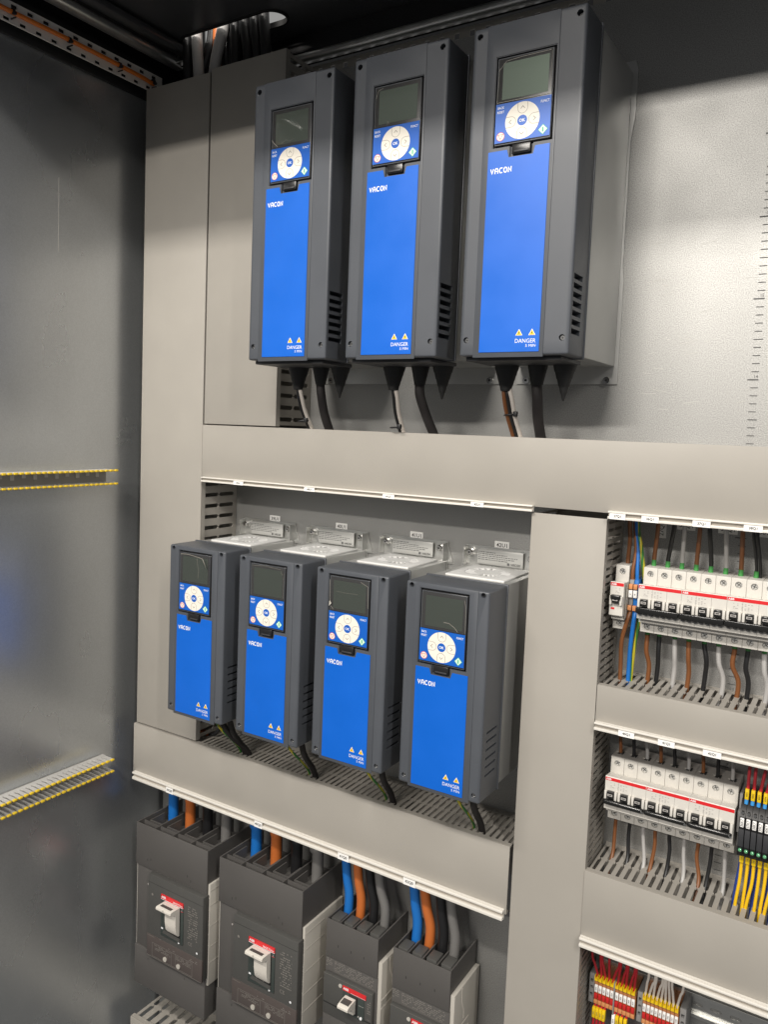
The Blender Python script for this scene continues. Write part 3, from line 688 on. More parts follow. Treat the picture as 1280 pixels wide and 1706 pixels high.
# ------------------------------------------------------------------ moulded case breakers
def lines_block(mb, x0, x1, z0, z1, y, rows, m, dens=.6, seed=1):
    rr = random.Random(seed); dz = (z1-z0)/rows
    for i in range(rows):
        x = x0; z = z1-(i+.5)*dz
        while x < x1:
            w = rr.uniform(.0008, .0032)
            if rr.random() < dens: mb.quad(x, min(x+w, x1), y, z-dz*.24, z+dz*.24, m)
            x += w+.0009
def mccb_big(x0, label):
    W = .1772; r = thing('case_breaker', (x0+W/2, 0, .266), label, 'circuit breaker', 'large moulded case breakers')
    X = lambda a: x0+a; yf = -.12
    c = MB(); t = .0026; zt = .5782; zb = .4985; zf = .553
    c.box(X(0), X(W), yf, yf+t, zb, zt, 'mccb', .0009).box(X(0), X(t), yf+t, -.002, zb, zt, 'mccb').box(X(W-t), X(W), yf+t, -.002, zb, zt, 'mccb')
    c.box(X(t), X(W-t), yf+t, -.002, zb+.0005, zf, 'mccb')
    for k in (1, 2, 3): c.box(X(W*k/4-.0012), X(W*k/4+.0012), yf+t+.0002, -.002, zf+.0002, zt-.001, 'mccb')
    c.box(X(t+.0002), X(W-t-.0002), -.1032, -.1012, zf+.0002, zt-.0024, 'mccb')
    for k in range(4):
        xa, xb = X(W*k/4+.006), X(W*(k+1)/4-.006)
        c.box(xa, xb, -.092, -.0895, zf+.0003, zt-.006, 'mccb').box(xa, xa+.002, -.0893, -.055, zf+.0003, zt-.006, 'mccb').box(xb-.002, xb, -.0893, -.055, zf+.0003, zt-.006, 'mccb')
    for (a, q) in ((.038, .515), (.030, .512), (.130, .515), (.138, .508)):
        c.quad(X(a), X(a+.0012), yf-.0002, q, q+.0045, 'ink')
    c.build('terminal_cover', r)
    bd = MB().box(X(.0008), X(W-.0008), -.1165, -.07, .340, .4982, 'mccb', .001).box(X(0), X(W), yf, -.07, .266, .3405, 'mccb', .0012)
    bd.quad(X(.035), X(.0362), yf-.0002, .322, .3262, 'ink').quad(X(.128), X(.1292), yf-.0002, .322, .3262, 'ink')
    bd.cyl((X(.030), -.1172, .466), (X(.030), -.116, .466), .0016, 'print_grey', 12)
    bd.build('case', r)
    s = MB().box(X(-.001), X(W+.0040), -.1160, -.0035, .3300, .5170, 'mccb_beige', .0012)
    for z in (.505, .478, .440, .402, .372):
        s.box(X(W+.0041), X(W+.0046), -.1155, -.060, z, z+.0008, 'mcb_shade')
    for z in (.492, .470, .450, .443, .425, .405):
        s.box(X(W+.0012), X(W+.0028), -.1225, -.1161, z, z+.0016, 'handle_beige')
    s.build('rear_case', r)
    yp = -.132
    p = MB().box(X(.0455), X(W+.0030), yp, -.1167, .3450, .4992, 'mccb_panel', .0012)
    p.box(X(.0450), X(W+.0034), yp-.0006, yp+.004, .3440, .3858, 'mccb_trip', .0008)
    p.quad(X(.0458), X(W+.0028), yp-.0002, .4843, .4849, 'ink')
    y = yp-.0003
    lines_block(p, X(.1450), X(.1690), .4130, .4740, y, 15, 'mccb_print', .62, int(x0*1000))
    p.text('CE', X(.1460), y, .4020, .0062, 'mccb_print', 'L')
    p.disc(X(.0570), y, .4630, .0024, 'mccb_print', 14); p.disc(X(.1680), y, .3945, .0020, 'print_white', 14)
    yt = yp-.0009
    p.ribbon([(X(.0590), .3475), (X(.0590), .3725), (X(.1580), .3725), (X(.1580), .3475)], .0006, yt, 'mccb_print', True)
    p.quad(X(.1072), X(.1077), yt, .3475, .3725, 'mccb_print'); p.quad(X(.1170), X(.1175), yt, .3475, .3725, 'mccb_print')
    p.quad(X(.0465), X(W+.0020), yt, .3450, .3457, 'mccb_print'); p.quad(X(.0470), X(.0640), yt, .3835, .3841, 'mccb_print')
    lines_block(p, X(.0640), X(.1050), .3610, .3710, yt, 4, 'mccb_print', .7, 3); lines_block(p, X(.1190), X(.1560), .3610, .3710, yt, 4, 'mccb_print', .7, 4)
    lines_block(p, X(.1000), X(.1160), .3750, .3775, yt, 1, 'mccb_print', .8, 5); lines_block(p, X(.1500), X(.1700), .3740, .3800, yt, 2, 'mccb_print', .7, 6)
    pn = p.build('front_panel', r)
    for a in (.0925, .1255):
        MB().cyl((X(a), yt-.0018, .3535), (X(a), yt, .3535), .0043, 'mccb_beige', 18).box(X(a-.0008), X(a+.0008), yt-.0024, yt-.0018, .351, .356, 'mcb_shade').build('dial', pn)
    # toggle field
    q = MB().box(X(.0800), X(.1350), yp-.0016, yp+.001, .3955, .4640, 'mccb_green', .0008).box(X(.0960), X(.1290), yp-.0019, yp-.0015, .4040, .4630, 'bezel')
    q.prism([(X(.0860), .4030), (X(.1290), .4000), (X(.1290), .4062), (X(.0900), .4090)], 'xz', yp-.0035, yp-.0017, 'mccb_panel')
    q.cyl((X(.1265), yp-.0030, .3985), (X(.1265), yp-.0016, .3985), .0016, 'print_white', 12).quad(X(.0820), X(.0865), yp-.0018, .4085, .4115, 'print_white')
    q.quad(X(.1292), X(.1345), yp-.0018, .4575, .4583, 'mccb_red').text('I', X(.1315), yp-.0018, .4595, .0030, 'print_white', 'C')
    q.build('toggle_frame', pn)
    h = MB()
    h.prism([(-.1560, .4580), (-.1578, .4605), (-.1575, .4638), (-.1550, .4652), (-.1400, .4644), (-.1345, .4640), (-.1345, .4560), (-.1500, .4560)], 'yz', X(.0915), X(.1275), 'handle_beige')
    h.prism([(-.1450, .4562), (-.1345, .4562), (-.1345, .4120), (-.1375, .4125), (-.1420, .4190), (-.1445, .4330)], 'yz', X(.1010), X(.1274), 'handle_beige')
    h.add([(X(.0960), -.1520, .46545), (X(.1220), -.1520, .46545), (X(.1220), -.1450, .46505), (X(.0960), -.1450, .46505)], [(0, 1, 2, 3)], 'mccb_panel')
    h.cyl((X(.1090), -.1581, .4622), (X(.1090), -.1560, .4622), .0021, 'mcb_shade', 16)
    h.build('toggle_handle', r, auto=40)
    lb_ = MB().box(X(.0802), X(.1346), yp-.0018, yp-.0001, .4642, .4730, 'mccb_red')
    lb_.text('ABB', X(.0815), yp-.0020, .4668, .0044, 'print_white', 'L', bold=.03).text('SACE Tmax', X(.1335), yp-.0020, .4662, .0034, 'print_white', 'R', bold=.01).quad(X(.0802), X(.1346), yp-.0020, .4642, .4650, 'print_white')
    lb_.build('brand_plate', pn)
    return r
mccb_big(.0043, 'large dark moulded case breaker nearest the side panel with a pale toggle')
mccb_big(.2086, 'large dark moulded case breaker, second from the side panel, with a pale toggle')
def mccb_small(x0, label):
    W = .0962; r = thing('case_breaker', (x0+W/2, 0, .30), label, 'circuit breaker', 'small moulded case breakers')
    X = lambda a: x0+a; yf = -.098; t = .0022; zt = .5365; zb = .4735; zf = .510
    c = MB().box(X(0), X(W), yf, yf+t, zb, zt, 'mccb', .0008).box(X(0), X(t), yf+t, -.004, zb, zt, 'mccb').box(X(W-t), X(W), yf+t, -.004, zb, zt, 'mccb')
    c.box(X(t), X(W-t), yf+t, -.004, zb+.0005, zf, 'mccb')
    for k in (1, 2, 3): c.box(X(W*k/4-.0010), X(W*k/4+.0010), yf+t+.0002, -.02, zf+.0002, zt-.0005, 'mccb')
    for k in range(4): c.box(X(W*k/4+.0050), X(W*(k+1)/4-.0022), -.0925, -.0680, zf+.0002, zt+.0005+.0008*k, 'mccb_panel', .0012)
    for k in (1, 2, 3): c.quad(X(W*k/4-.0010), X(W*k/4+.0002), yf-.0002, .4955, .4995, 'ink')
    c.build('terminal_cover', r)
    bd = MB().box(X(-.0005), X(W+.0005), yf+.002, -.05, .300, .4732, 'mccb', .001)
    lines_block(bd, X(.0010), X(.0130), .4560, .4710, yf+.0018, 5, 'mccb_print', .7, 21); lines_block(bd, X(.0180), X(.0900), .4530, .4700, yf+.0018, 6, 'mccb_print', .62, 22)
    bd.quad(X(.0170), X(.0175), yf+.0018, .4540, .4700, 'mccb_print'); bd.quad(X(.0180), X(.0900), yf+.0018, .4520, .4524, 'mccb_print')
    bd.build('case', r)
    s = MB().box(X(-.001), X(W+.0065), -.094, -.004, .3000, .4985, 'mccb_beige', .001)
    s.box(X(W+.0066), X(W+.0071), -.092, -.04, .4370, .4385, 'handle_beige').box(X(W+.0066), X(W+.0071), -.092, -.04, .4230, .4255, 'handle_beige').box(X(W+.0066), X(W+.0068), -.092, -.04, .4256, .4369, 'mcb_shade')
    s.prism([(-.070, .497), (-.068, .497), (-.066, .475), (-.058, .458), (-.0585, .445), (-.060, .445), (-.060, .457), (-.068, .474)], 'yz', X(W+.0066), X(W+.0072), 'handle_beige')
    s.build('rear_case', r)
    yp = -.1045
    p = MB().box(X(.0020), X(W-.0030), yp, yf+.0019, .3820, .4500, 'mccb_panel', .001).box(X(.0020), X(W-.0030), yp+.001, yf+.0019, .300, .3815, 'mccb', .001)
    p.quad(X(.003), X(W-.004), yp-.0002, .4008, .4030, 'ink'); y = yp-.0003
    lines_block(p, X(.0850), X(.0905), .4150, .4370, y, 6, 'mccb_print', .7, 23); lines_block(p, X(.0850), X(.0900), .4050, .4095, y, 2, 'mccb_print', .8, 24)
    p.quad(X(.0010), X(.0930), y, .4495, .4499, 'mccb_print')
    pn = p.build('front_panel', r)
    q = MB().box(X(.0400), X(.0800), yp-.0012, yp+.001, .4000, .4360, 'mccb_green', .0006).box(X(.0510), X(.0680), yp-.0016, yp-.0011, .4040, .4340, 'bezel')
    q.cyl((X(.0750), yp-.0028, .4040), (X(.0750), yp-.0011, .4040), .0022, 'print_white', 14).disc(X(.0700), yp-.0014, .4045, .0014, 'print_grey', 12)
    q.quad(X(.0430), X(.0475), yp-.0014, .4055, .4080, 'print_white').box(X(.0440), X(.0500), yp-.006, yp-.0012, .4090, .4150, 'bezel', .0008).quad(X(.0700), X(.0795), yp-.0014, .4230, .4236, 'print_grey')
    q.build('toggle_frame', pn)
    MB().cyl((X(.0345), yp-.0012, .4400), (X(.0345), yp, .4400), .0030, 'mcb_shade', 16).build('push_button', pn)
    h = MB()
    h.prism([(-.1300, .4230), (-.1302, .4262), (-.1280, .4282), (-.1200, .4298), (-.1060, .4302), (-.1055, .4215), (-.1200, .4212)], 'yz', X(.0455), X(.0645), 'handle_beige')
    h.prism([(-.1160, .4210), (-.1050, .4230), (-.1050, .4060), (-.1120, .4080)], 'yz', X(.0520), X(.0640), 'handle_beige')
    h.add([(X(.0475), -.1250, .4300), (X(.0625), -.1250, .4300), (X(.0625), -.1130, .4309), (X(.0475), -.1130, .4309)], [(0, 1, 2, 3)], 'mccb_panel')
    h.build('toggle_handle', r, auto=40)
    lb_ = MB().box(X(.0395), X(.0825), yp-.0014, yp-.0001, .4362, .4435, 'mccb_red').text('ABB', X(.0408), yp-.0016, .4380, .0040, 'print_white', 'L', bold=.03).quad(X(.055), X(.0815), yp-.0016, .4367, .4371, 'print_white')
    lb_.build('brand_plate', pn)
    return r
mccb_small(.4190, 'small dark moulded case breaker with a pale rocker, beside the large ones')
mccb_small(.5418, 'small dark moulded case breaker nearest the tall grey duct')
# their supply cables
CC = (('wire_blue', 'blue'), ('wire_orange', 'orange'), ('wire_black', 'black'), ('wire_darkgrey', 'grey'))
names = ('large breaker nearest the side panel', 'second large breaker from the side panel', 'small breaker beside the large ones', 'small breaker nearest the tall duct')
def supply(x_top, x_bot, y, z0, r, k, who, bow):
    m, cn = CC[k]
    t = MB().tube([(x_top-.001, y+.012, .72), (x_top, y+.006, .66), (x_top*.62+x_bot*.38+bow, y, z0+(.64-z0)*.55), (x_bot+bow*.5, y, z0+.02), (x_bot, y, z0-.03)], r, m, 16)
    tag(t.build('supply_cable'), 'thick %s cable entering the %s' % (cn, names[who]), 'cable', 'supply cables of the moulded case breakers')
for k, (a, e) in enumerate(((.0286, .0278), (.0700, .0718), (.1150, .1160), (.1620, .1610))): supply(a, e, -.048, .585, .0098, k, 0, .0)
for k, (a, e) in enumerate(((.2250, .2318), (.2720, .2761), (.3160, .3204), (.3530, .3640))): supply(a, e, -.048, .585, .0098, k, 1, .0)
for k, (a, e) in enumerate(((.4190, .4320), (.4410, .4550), (.4630, .4790), (.4800, .5000))): supply(a, e, -.056, .54, .0074, k, 2, .004)
for k, (a, e) in enumerate(((.5440, .5575), (.5620, .5797), (.5900, .6020), (.6070, .6215))): supply(a, e, -.056, .54, .0076, k, 3, .005)

# ------------------------------------------------------------------ miniature circuit breakers
def screw_hole(mb, x, y, z, r, m):
    pass
def mcb(x0, poles, dz, label, group, bars_low, cat='circuit breaker', loose_top=False):
    P = .01717; W = P*poles; r = thing('breaker', (x0+W/2, 0, 1.071+dz), label, cat, group)
    g = .00012; yT, yN = -.052, -.075
    Z = lambda q: q+dz
    c = MB(); cut = MB()
    for k in range(poles):
        a, e = x0+k*P+g, x0+(k+1)*P-g
        c.box(a, e, yT, -.006, Z(1.1325), Z(1.1562), 'mcb_white', .0005)
        c.box(a, e, yT, -.006, Z(1.0715), Z(1.0858), 'mcb_white', .0005)
        c.box(a, e, yT+.0005, -.006, Z(1.0859), Z(1.1324), 'mcb_white')
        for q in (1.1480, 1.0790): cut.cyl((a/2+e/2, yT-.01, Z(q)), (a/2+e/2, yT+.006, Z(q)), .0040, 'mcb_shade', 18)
        if loose_top: cut.box(a/2+e/2-.003, a/2+e/2+.003, -.036, -.028, Z(1.150), Z(1.16), 'ink')
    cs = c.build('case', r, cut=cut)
    if loose_top:
        tp = MB(); rr = random.Random(5)
        tp.box(x0+.0002, x0+W-.0002, yT+.0015, -.0065, Z(1.1563), Z(1.1568), 'mcb_top')
        for k in range(poles):
            xc = x0+(k+.5)*P
            for j in range(7):
                a = j*2*PI/7+.3; tp.prism([(xc+.0035*math.cos(a), -.034+.0045*math.sin(a)), (xc+.0035*math.cos(a+.25), -.034+.0045*math.sin(a+.25)), (xc+.0062*math.cos(a+.12), -.034+.008*math.sin(a+.12))], 'xy', Z(1.1569), Z(1.1574), 'mcb_white' if j % 2 else 'chrome')  # pale spikes painted as a star of glints round each terminal hole
            tp.box(xc-.0034, xc+.0034, -.040, -.028, Z(1.1569), Z(1.1572), 'ink')
        tp.build('top_glints', cs)
    for k in range(poles):
        xc = x0+(k+.5)*P
        for q in (1.1480, 1.0790):
            a = rnd.uniform(0, PI)
            s = MB().cyl((xc, yT+.0022, Z(q)), (xc, yT+.007, Z(q)), .0036, 'screw_steel', 16)
            dx, dzz = .0028*math.cos(a), .0028*math.sin(a)
            s.ribbon([(xc-dx, Z(q)-dzz), (xc+dx, Z(q)+dzz)], .0008, yT+.0020, 'ink'); s.ribbon([(xc-dzz, Z(q)+dx), (xc+dzz, Z(q)-dx)], .0006, yT+.0020, 'ink')
            s.build('terminal_screw', cs)
    n = MB()
    for k in range(poles):
        a, e = x0+k*P+g, x0+(k+1)*P-g
        n.prism([(yT-.0002, Z(1.0930)), (yN+.0005, Z(1.0930)), (yN, Z(1.0938)), (yN, Z(1.1362)), (yN+.0008, Z(1.1372)), (yT-.0002, Z(1.1402-.006))], 'yz', a, e, 'mcb_white')
        if poles == 1: n.box(a+.002, a+.0065, yN-.0003, yN, Z(1.1010), Z(1.1035), 'mcb_red')
    n.box(x0+.0003, x0+W-.0003, yN+.012, yT-.0004, Z(1.0862), Z(1.0929), 'mcb_white')
    y = yN-.0002
    n.quad(x0+.0004, x0+W-.0004, y, Z(1.1320), Z(1.1362), 'mcb_red'); n.text('ABB', x0+.0012, y-.0002, Z(1.1328), .0026, 'print_white', 'L', bold=.02)
    lines_block(n, x0+.007, x0+.0125, Z(1.1225), Z(1.1300), y, 4, 'print_grey', .6, 31)
    if poles == 3:
        for q in range(4): lines_block(n, x0+.0160+q*.0034, x0+.0178+q*.0034, Z(1.1215), Z(1.1300), y, 5, 'print_grey', .8, 32+q)
    ns = n.build('front', r)
    for k in range(poles):
        xc = x0+(k+.5)*P
        t = MB().box(xc-.0043, xc+.0043, yN-.0070, yN, Z(1.1105), Z(1.1192), 'mcb_toggle', .0010).quad(xc-.0031, xc+.0031, yN-.0072, Z(1.1136), Z(1.1166), 'print_grey')
        t.quad(xc-.0020, xc+.0020, yN-.0073, Z(1.1145), Z(1.1157), 'ink')
        t.build('toggle', ns)
        q = MB()
        for s_ in (-1, 1): q.box(xc+s_*.0064-.0016, xc+s_*.0064+.0016, yN-.0050, yN-.0001, Z(1.1075), Z(1.1195), 'mcb_white', .0007)
        q.build('toggle_guard', ns)
    if poles == 3:
        bz0, bz1 = (1.1015, 1.1090) if not bars_low else (1.1020, 1.1088)
        q = MB().box(x0-.0003, x0+W-.0010, yN-.0092, yN-.0003, Z(bz0), Z(bz1), 'mcb_toggle', .0012 if not bars_low else .003, 3)
        if not bars_low:
            for k in range(7): q.box(x0+.002+k*.007, x0+.006+k*.007, yN-.0060, yN-.0003, Z(bz0-.0022), Z(bz0-.0002), 'charcoal_dark')
        else: q.cyl((x0+W-.0022, yN-.0094, Z(bz0+.0030)), (x0+W-.0022, yN-.0090, Z(bz0+.0030)), .0014, 'chrome', 10)
        q.build('tie_bar', ns)
    else:
        MB().box(x0+.0022, x0+P-.0022, yN-.0080, yN-.0002, Z(1.1150), Z(1.1210), 'mcb_toggle', .0015).build('toggle', ns)
    return r
DZ2 = -.2587
QX = (.8589, .9104, .9619)
for x, q in zip(QX, ('36Q1', '37Q1', '38Q1')): mcb(x, 3, 0, 'white three pole breaker below the tag %s with green wire ferrules' % q, 'three pole breakers in the upper row', False)
for x, q in zip((.8333, .8848, .9363), ('40Q1', '41Q1', '42Q1')): mcb(x, 3, DZ2, 'white three pole breaker below the tag %s with a glossy tie bar' % q, 'three pole breakers in the lower row', True, loose_top=True)
mcb(.8240, 1, -.0010, 'white single pole breaker below the tag 27Q1 beside the slotted duct', 'single pole breakers', False)
# DIN rails
def din(x0, x1, zc, label):
    r = MB(); h = .0165
    r.box(x0, x1, -.0075, -.0065, zc+.0120, zc+h, 'zinc').box(x0, x1, -.0075, -.0065, zc-h, zc-.0120, 'zinc')
    r.box(x0, x1, -.0064, -.0016, zc+.0115, zc+.0125, 'zinc').box(x0, x1, -.0064, -.0016, zc-.0125, zc-.0115, 'zinc')
    cut = MB(); k = x0+.006
    w = MB().box(x0, x1, -.0015, -.0006, zc-.0125, zc+.0125, 'zinc')
    while k < x1-.02:
        cut.prism([(p[0], p[1]) for p in arc(k+.0115, zc, .0026, -90, 90, 6)+arc(k+.0026, zc, .0026, 90, 270, 6)], 'xz', -.01, .01, 'ink'); k += .0235
    o = thing('mounting_rail', ((x0+x1)/2, 0, zc-h), label, 'rail', 'steel mounting rails')
    r.build('flange', o); w.build('slotted_web', o, cut=cut)
din(.8225, 1.2, 1.1138, 'slotted steel rail behind the upper breaker row')
din(.8225, 1.2, .8551, 'slotted steel rail behind the lower breaker row')
din(.8225, 1.2, .5690, 'slotted steel rail carrying the orange terminals, bare at its far end')
# terminal pair beside the single pole breaker
for x, m, lab in ((.8432, 'terminal_grey', 'grey narrow terminal with a minus label beside the single pole breaker'), (.8490, 'wire_blue', 'blue narrow terminal beside the breaker under 36Q1')):
    r = thing('terminal_block', (x+.0027, 0, 1.098), lab, 'terminal', 'terminals beside the single pole breaker')
    MB().box(x, x+.0053, -.055, -.006, 1.090, 1.138, m, .0005).build('case', r)
    for q in (1.1265, 1.0985): MB().box(x+.0003, x+.0050, -.0605, -.0551, q, q+.0065, 'terminal_orange_front', .0004).build('push_lever', r)
    MB().box(x+.0003, x+.0050, -.0600, -.0551, 1.1155, 1.1250, 'tag_white', .0004).text('-' if m == 'terminal_grey' else '+', x+.0026, -.0603, 1.1200, .0006 if m == 'terminal_grey' else .0026, 'ink', 'C', fit=.0022).build('marker', r)
tag(MB().box(.8418, .8428, -.066, -.006, 1.088, 1.136, 'film_edge', .0004).build('end_plate'), 'clear plastic end plate between the single pole breaker and the terminals', 'plate')

# ------------------------------------------------------------------ wires of the breakers
CN = {'wire_brown': 'brown', 'wire_black': 'black', 'wire_grey': 'grey', 'wire_blue': 'blue', 'wire_earth': 'yellow-green', 'wire_red': 'red', 'wire_white': 'white', 'wire_yellow': 'yellow', 'wire_navy': 'dark blue'}
seq = ('wire_brown', 'wire_black', 'wire_grey')
def wire(pts, r, m, label, group, ferr=None, fr=.0030):
    if ferr is None:
        return tag(MB().tube(pts, r, m, 10).build('wire'), label, 'wire', group)
    t = thing('wire', pts[0], label, 'wire', group)
    MB().tube(pts, r, m, 10).build('insulation', t)
    MB().cone(ferr[0], ferr[1], fr, fr*.92, ferr[2], 14).build('ferrule', t)
    return t
P = .01717; TOPX = (.8725, .892, .904, .9222, .9333, .952, .9704, .9822, 1.004)
for i in range(9):
    xc = .8589+(i+.5)*P-.0012; q = ('36Q1', '37Q1', '38Q1')[i//3]; m = seq[i % 3]; xt = TOPX[i]
    n_ = 2 if i == 7 else 1
    pts = [(xc, -.030, 1.150), (xc, -.030, 1.166), (xc*.55+xt*.45, -.038, 1.188), (xt, -.050, 1.2135), (xt, -.054, 1.245)]
    wire(pts, .0027 if n_ == 1 else .0019, m, '%s wire with a green ferrule on top of the breaker under %s' % (CN[m], q), 'upper wires of the upper breaker row', ((xc, -.030, 1.1555), (xc, -.030, 1.1640), 'ferrule_green'))
    if n_ == 2: wire([(p[0]+.0042, p[1], p[2]) for p in pts], .0019, m, 'second black wire sharing a green ferrule on the breaker under 38Q1', 'upper wires of the upper breaker row')
    xe = (.8665, .8773, .8979, .9157, .9351, .9565, .974, .9853, 1.006)[i]; xb = (.8642, .879, .8983, .9153, .9338, .9507, .9689, .9839, 1.002)[i]
    bow = rnd.uniform(-.001, .0045)
    wire([(xb, -.030, 1.078), (xb, -.030, 1.062), (xb+bow, -.031, 1.042), (xe+.0015, -.026, 1.020), (xe-.001, -.026, .985), (xe-.002, -.04, .970)], .0029, m,
         '%s wire with a green ferrule under the breaker under %s' % (CN[m], q), 'lower wires of the upper breaker row', ((xb, -.030, 1.0640), (xb, -.030, 1.0725), 'ferrule_green'))
    x2 = .8333+(i+.5)*P; q2 = ('40Q1', '41Q1', '42Q1')[i//3]
    wire([(x2-.001, -.034, .885), (x2-.001, -.034, .905), (x2-.002+rnd.uniform(-.001, .001), -.036, .925), (x2-.002, -.040, .965)], .0022, m, '%s wire entering the top of the breaker under %s' % (CN[m], q2), 'upper wires of the lower breaker row')
    xb = (.8394, .8577, .8754, .8907, .9085, .927, .944, .96, .9759)[i]; xe = (.8397, .8594, .8805, .8893, .9092, .9299, .9485, .9574, .9774)[i]
    wire([(xb+.001, -.030, .820), (xb, -.030, .800), (xb+rnd.uniform(-.001, .002), -.031, .782), (xe, -.037, .757), (xe-.002, -.055, .730), (xe-.003, -.06, .715)], .0024, m, '%s wire leaving the underside of the breaker under %s' % (CN[m], q2), 'lower wires of the lower breaker row')
wire([(.8330, -.030, 1.150), (.8335, -.030, 1.166), (.8355, -.036, 1.19), (.8365, -.048, 1.2135), (.836, -.05, 1.25)], .0027, 'wire_brown', 'brown wire on top of the single pole breaker under 27Q1', 'wires under the tag 27Q1')
wire([(.8452, -.050, 1.137), (.8450, -.050, 1.150), (.8462, -.046, 1.175), (.8425, -.045, 1.2135), (.842, -.05, 1.25)], .0023, 'wire_brown', 'brown wire on top of the grey narrow terminal', 'wires under the tag 27Q1')
wire([(.8512, -.050, 1.137), (.8505, -.050, 1.150), (.8490, -.046, 1.175), (.8450, -.045, 1.2000), (.844, -.05, 1.25)], .0023, 'wire_blue', 'blue wire on top of the blue narrow terminal', 'wires under the tag 27Q1')
wire([(.8585, -.040, 1.134), (.8570, -.044, 1.150), (.8525, -.045, 1.180), (.8470, -.044, 1.2050), (.846, -.05, 1.25)], .0023, 'wire_earth', 'yellow-green wire bending left above the terminals under 27Q1', 'wires under the tag 27Q1')
wire([(.8470, -.052, 1.100), (.8440, -.058, 1.085), (.8375, -.054, 1.055), (.8365, -.047, 1.020), (.8372, -.047, .98)], .0027, 'wire_brown', 'brown wire bowing down from the grey narrow terminal', 'wires under the tag 27Q1')
wire([(.8525, -.052, 1.100), (.8515, -.056, 1.085), (.8485, -.052, 1.050), (.8468, -.046, 1.015), (.847, -.046, .98)], .0027, 'wire_blue', 'blue wire running down from the blue narrow terminal', 'wires under the tag 27Q1')
wire([(.8560, -.042, 1.092), (.8550, -.045, 1.080), (.8520, -.046, 1.050), (.8495, -.043, 1.012), (.849, -.045, .98)], .0025, 'wire_earth', 'yellow-green wire running down beside the bright blue wire', 'wires under the tag 27Q1')

# ------------------------------------------------------------------ relays beside the lower breaker row
tag(MB().box(.9893, .9928, -.050, -.006, .8230, .8900, 'terminal_grey', .0006).box(.9893, .9928, -.062, -.0501, .845, .872, 'terminal_grey', .001).cyl((.9892, -.056, .8600), (.9929, -.056, .8600), .0035, 'mccb', 16).build('end_clamp'), 'dark grey end clamp between the lower breakers and the relays', 'clamp')
RN = ('36K7', '37K7', '38K7', '39K7', '40K7', '41K7', '42K7')
for i in range(7):
    x = .9931+i*.0067; q = RN[i]; r = thing('relay', (x+.0032, 0, .823), 'slim black relay with green lamp labelled %s' % q, 'relay', 'slim black relays')
    w = .0063
    b_ = MB().box(x, x+w, -.0745, -.006, .8230, .8712, 'relay', .0005).prism([(-.0745, .8713), (-.0700, .8800), (-.0600, .8880), (-.006, .8880), (-.006, .8713)], 'yz', x, x+w, 'relay')
    b_.box(x+.0003, x+w-.0003, -.0752, -.0746, .8345, .8560, 'charcoal_dark', .0003)
    b_.build('case', r)
    MB().box(x+.0010, x+w-.0008, -.0765, -.0746, .8590, .8705, 'tag_white', .0008).text(q, x+w/2, -.0767, .8648, .0030, 'ink', 'C', rot=PI/2).build('marker', r)
    l = MB(); l.cone((x+w/2, -.0762, .8300), (x+w/2, -.0746, .8300), .0019, .0022, 'led_green', 16); l.cone((x+w/2, -.0771, .8300), (x+w/2, -.0763, .8300), .0009, .0019, 'led_green', 16); l.build('lamp', r)
    MB().cyl((x+w/2, -.0752, .8765), (x+w/2, -.0715, .8765), .0018, 'chrome', 12).build('terminal_screw', r)
    xt = (1.0001, 1.0055, 1.0125, 1.0185, 1.025, 1.032, 1.039)[i]; dx = (.001, .001, .006, .007, .003, .002, .003)[i]
    t = thing('wire', (x+.003, -.06, .885), 'red wire with a yellow marker entering the relay labelled %s' % q, 'wire', 'red wires above the relays')
    xa = x+.0050
    MB().tube([(xa, -.064, .885), (xa+.0006, -.063, .900), (xa+dx*.5, -.060, .920), (xa+dx, -.055, .945), (xa+dx, -.05, .98)], .0019, 'wire_red', 9).build('insulation', t)
    MB().cyl((xa, -.0645, .8845), (xa+.0003, -.0640, .8900), .0022, 'ferrule_blue', 12).build('ferrule', t)
    MB().box(xa-.0019, xa+.0025, -.0672, -.0600, .8905, .9035, 'tag_yellow', .0008).text('400%d' % (i+1), xa+.0003, -.0674, .8970, .0022, 'ink', 'C', rot=PI/2).build('marker', t)
    t = thing('wire', (x+.004, -.06, .755), 'yellow wire with a marker below the relay labelled %s' % q, 'wire', 'yellow wires below the relays')
    xb = x+.0045; xe = xb-.0030+.0015*math.sin(i*2.3)
    MB().tube([(xb, -.058, .822), (xb, -.058, .806), (xb-.0005, -.060, .785), (xe, -.062, .757), (xe-.002, -.06, .72)], .0019, 'wire_yellow', 9).build('insulation', t)
    MB().box(xb-.0024, xb+.0024, -.0625, -.0540, .8085, .8205, 'tag_yellow', .0010).text('14', xb, -.0627, .8145, .0020, 'ink_grey', 'C', rot=PI/2).build('marker', t)
    if i % 3 != 1:
        wire([(xb-.002, -.045, .822), (xb-.0022, -.046, .800), (xb-.0045, -.050, .775), (xb-.006, -.052, .750), (xb-.006, -.055, .72)], .0023, 'wire_navy', 'dark blue wire behind the yellow one below relay %s' % q, 'dark blue wires below the relays')

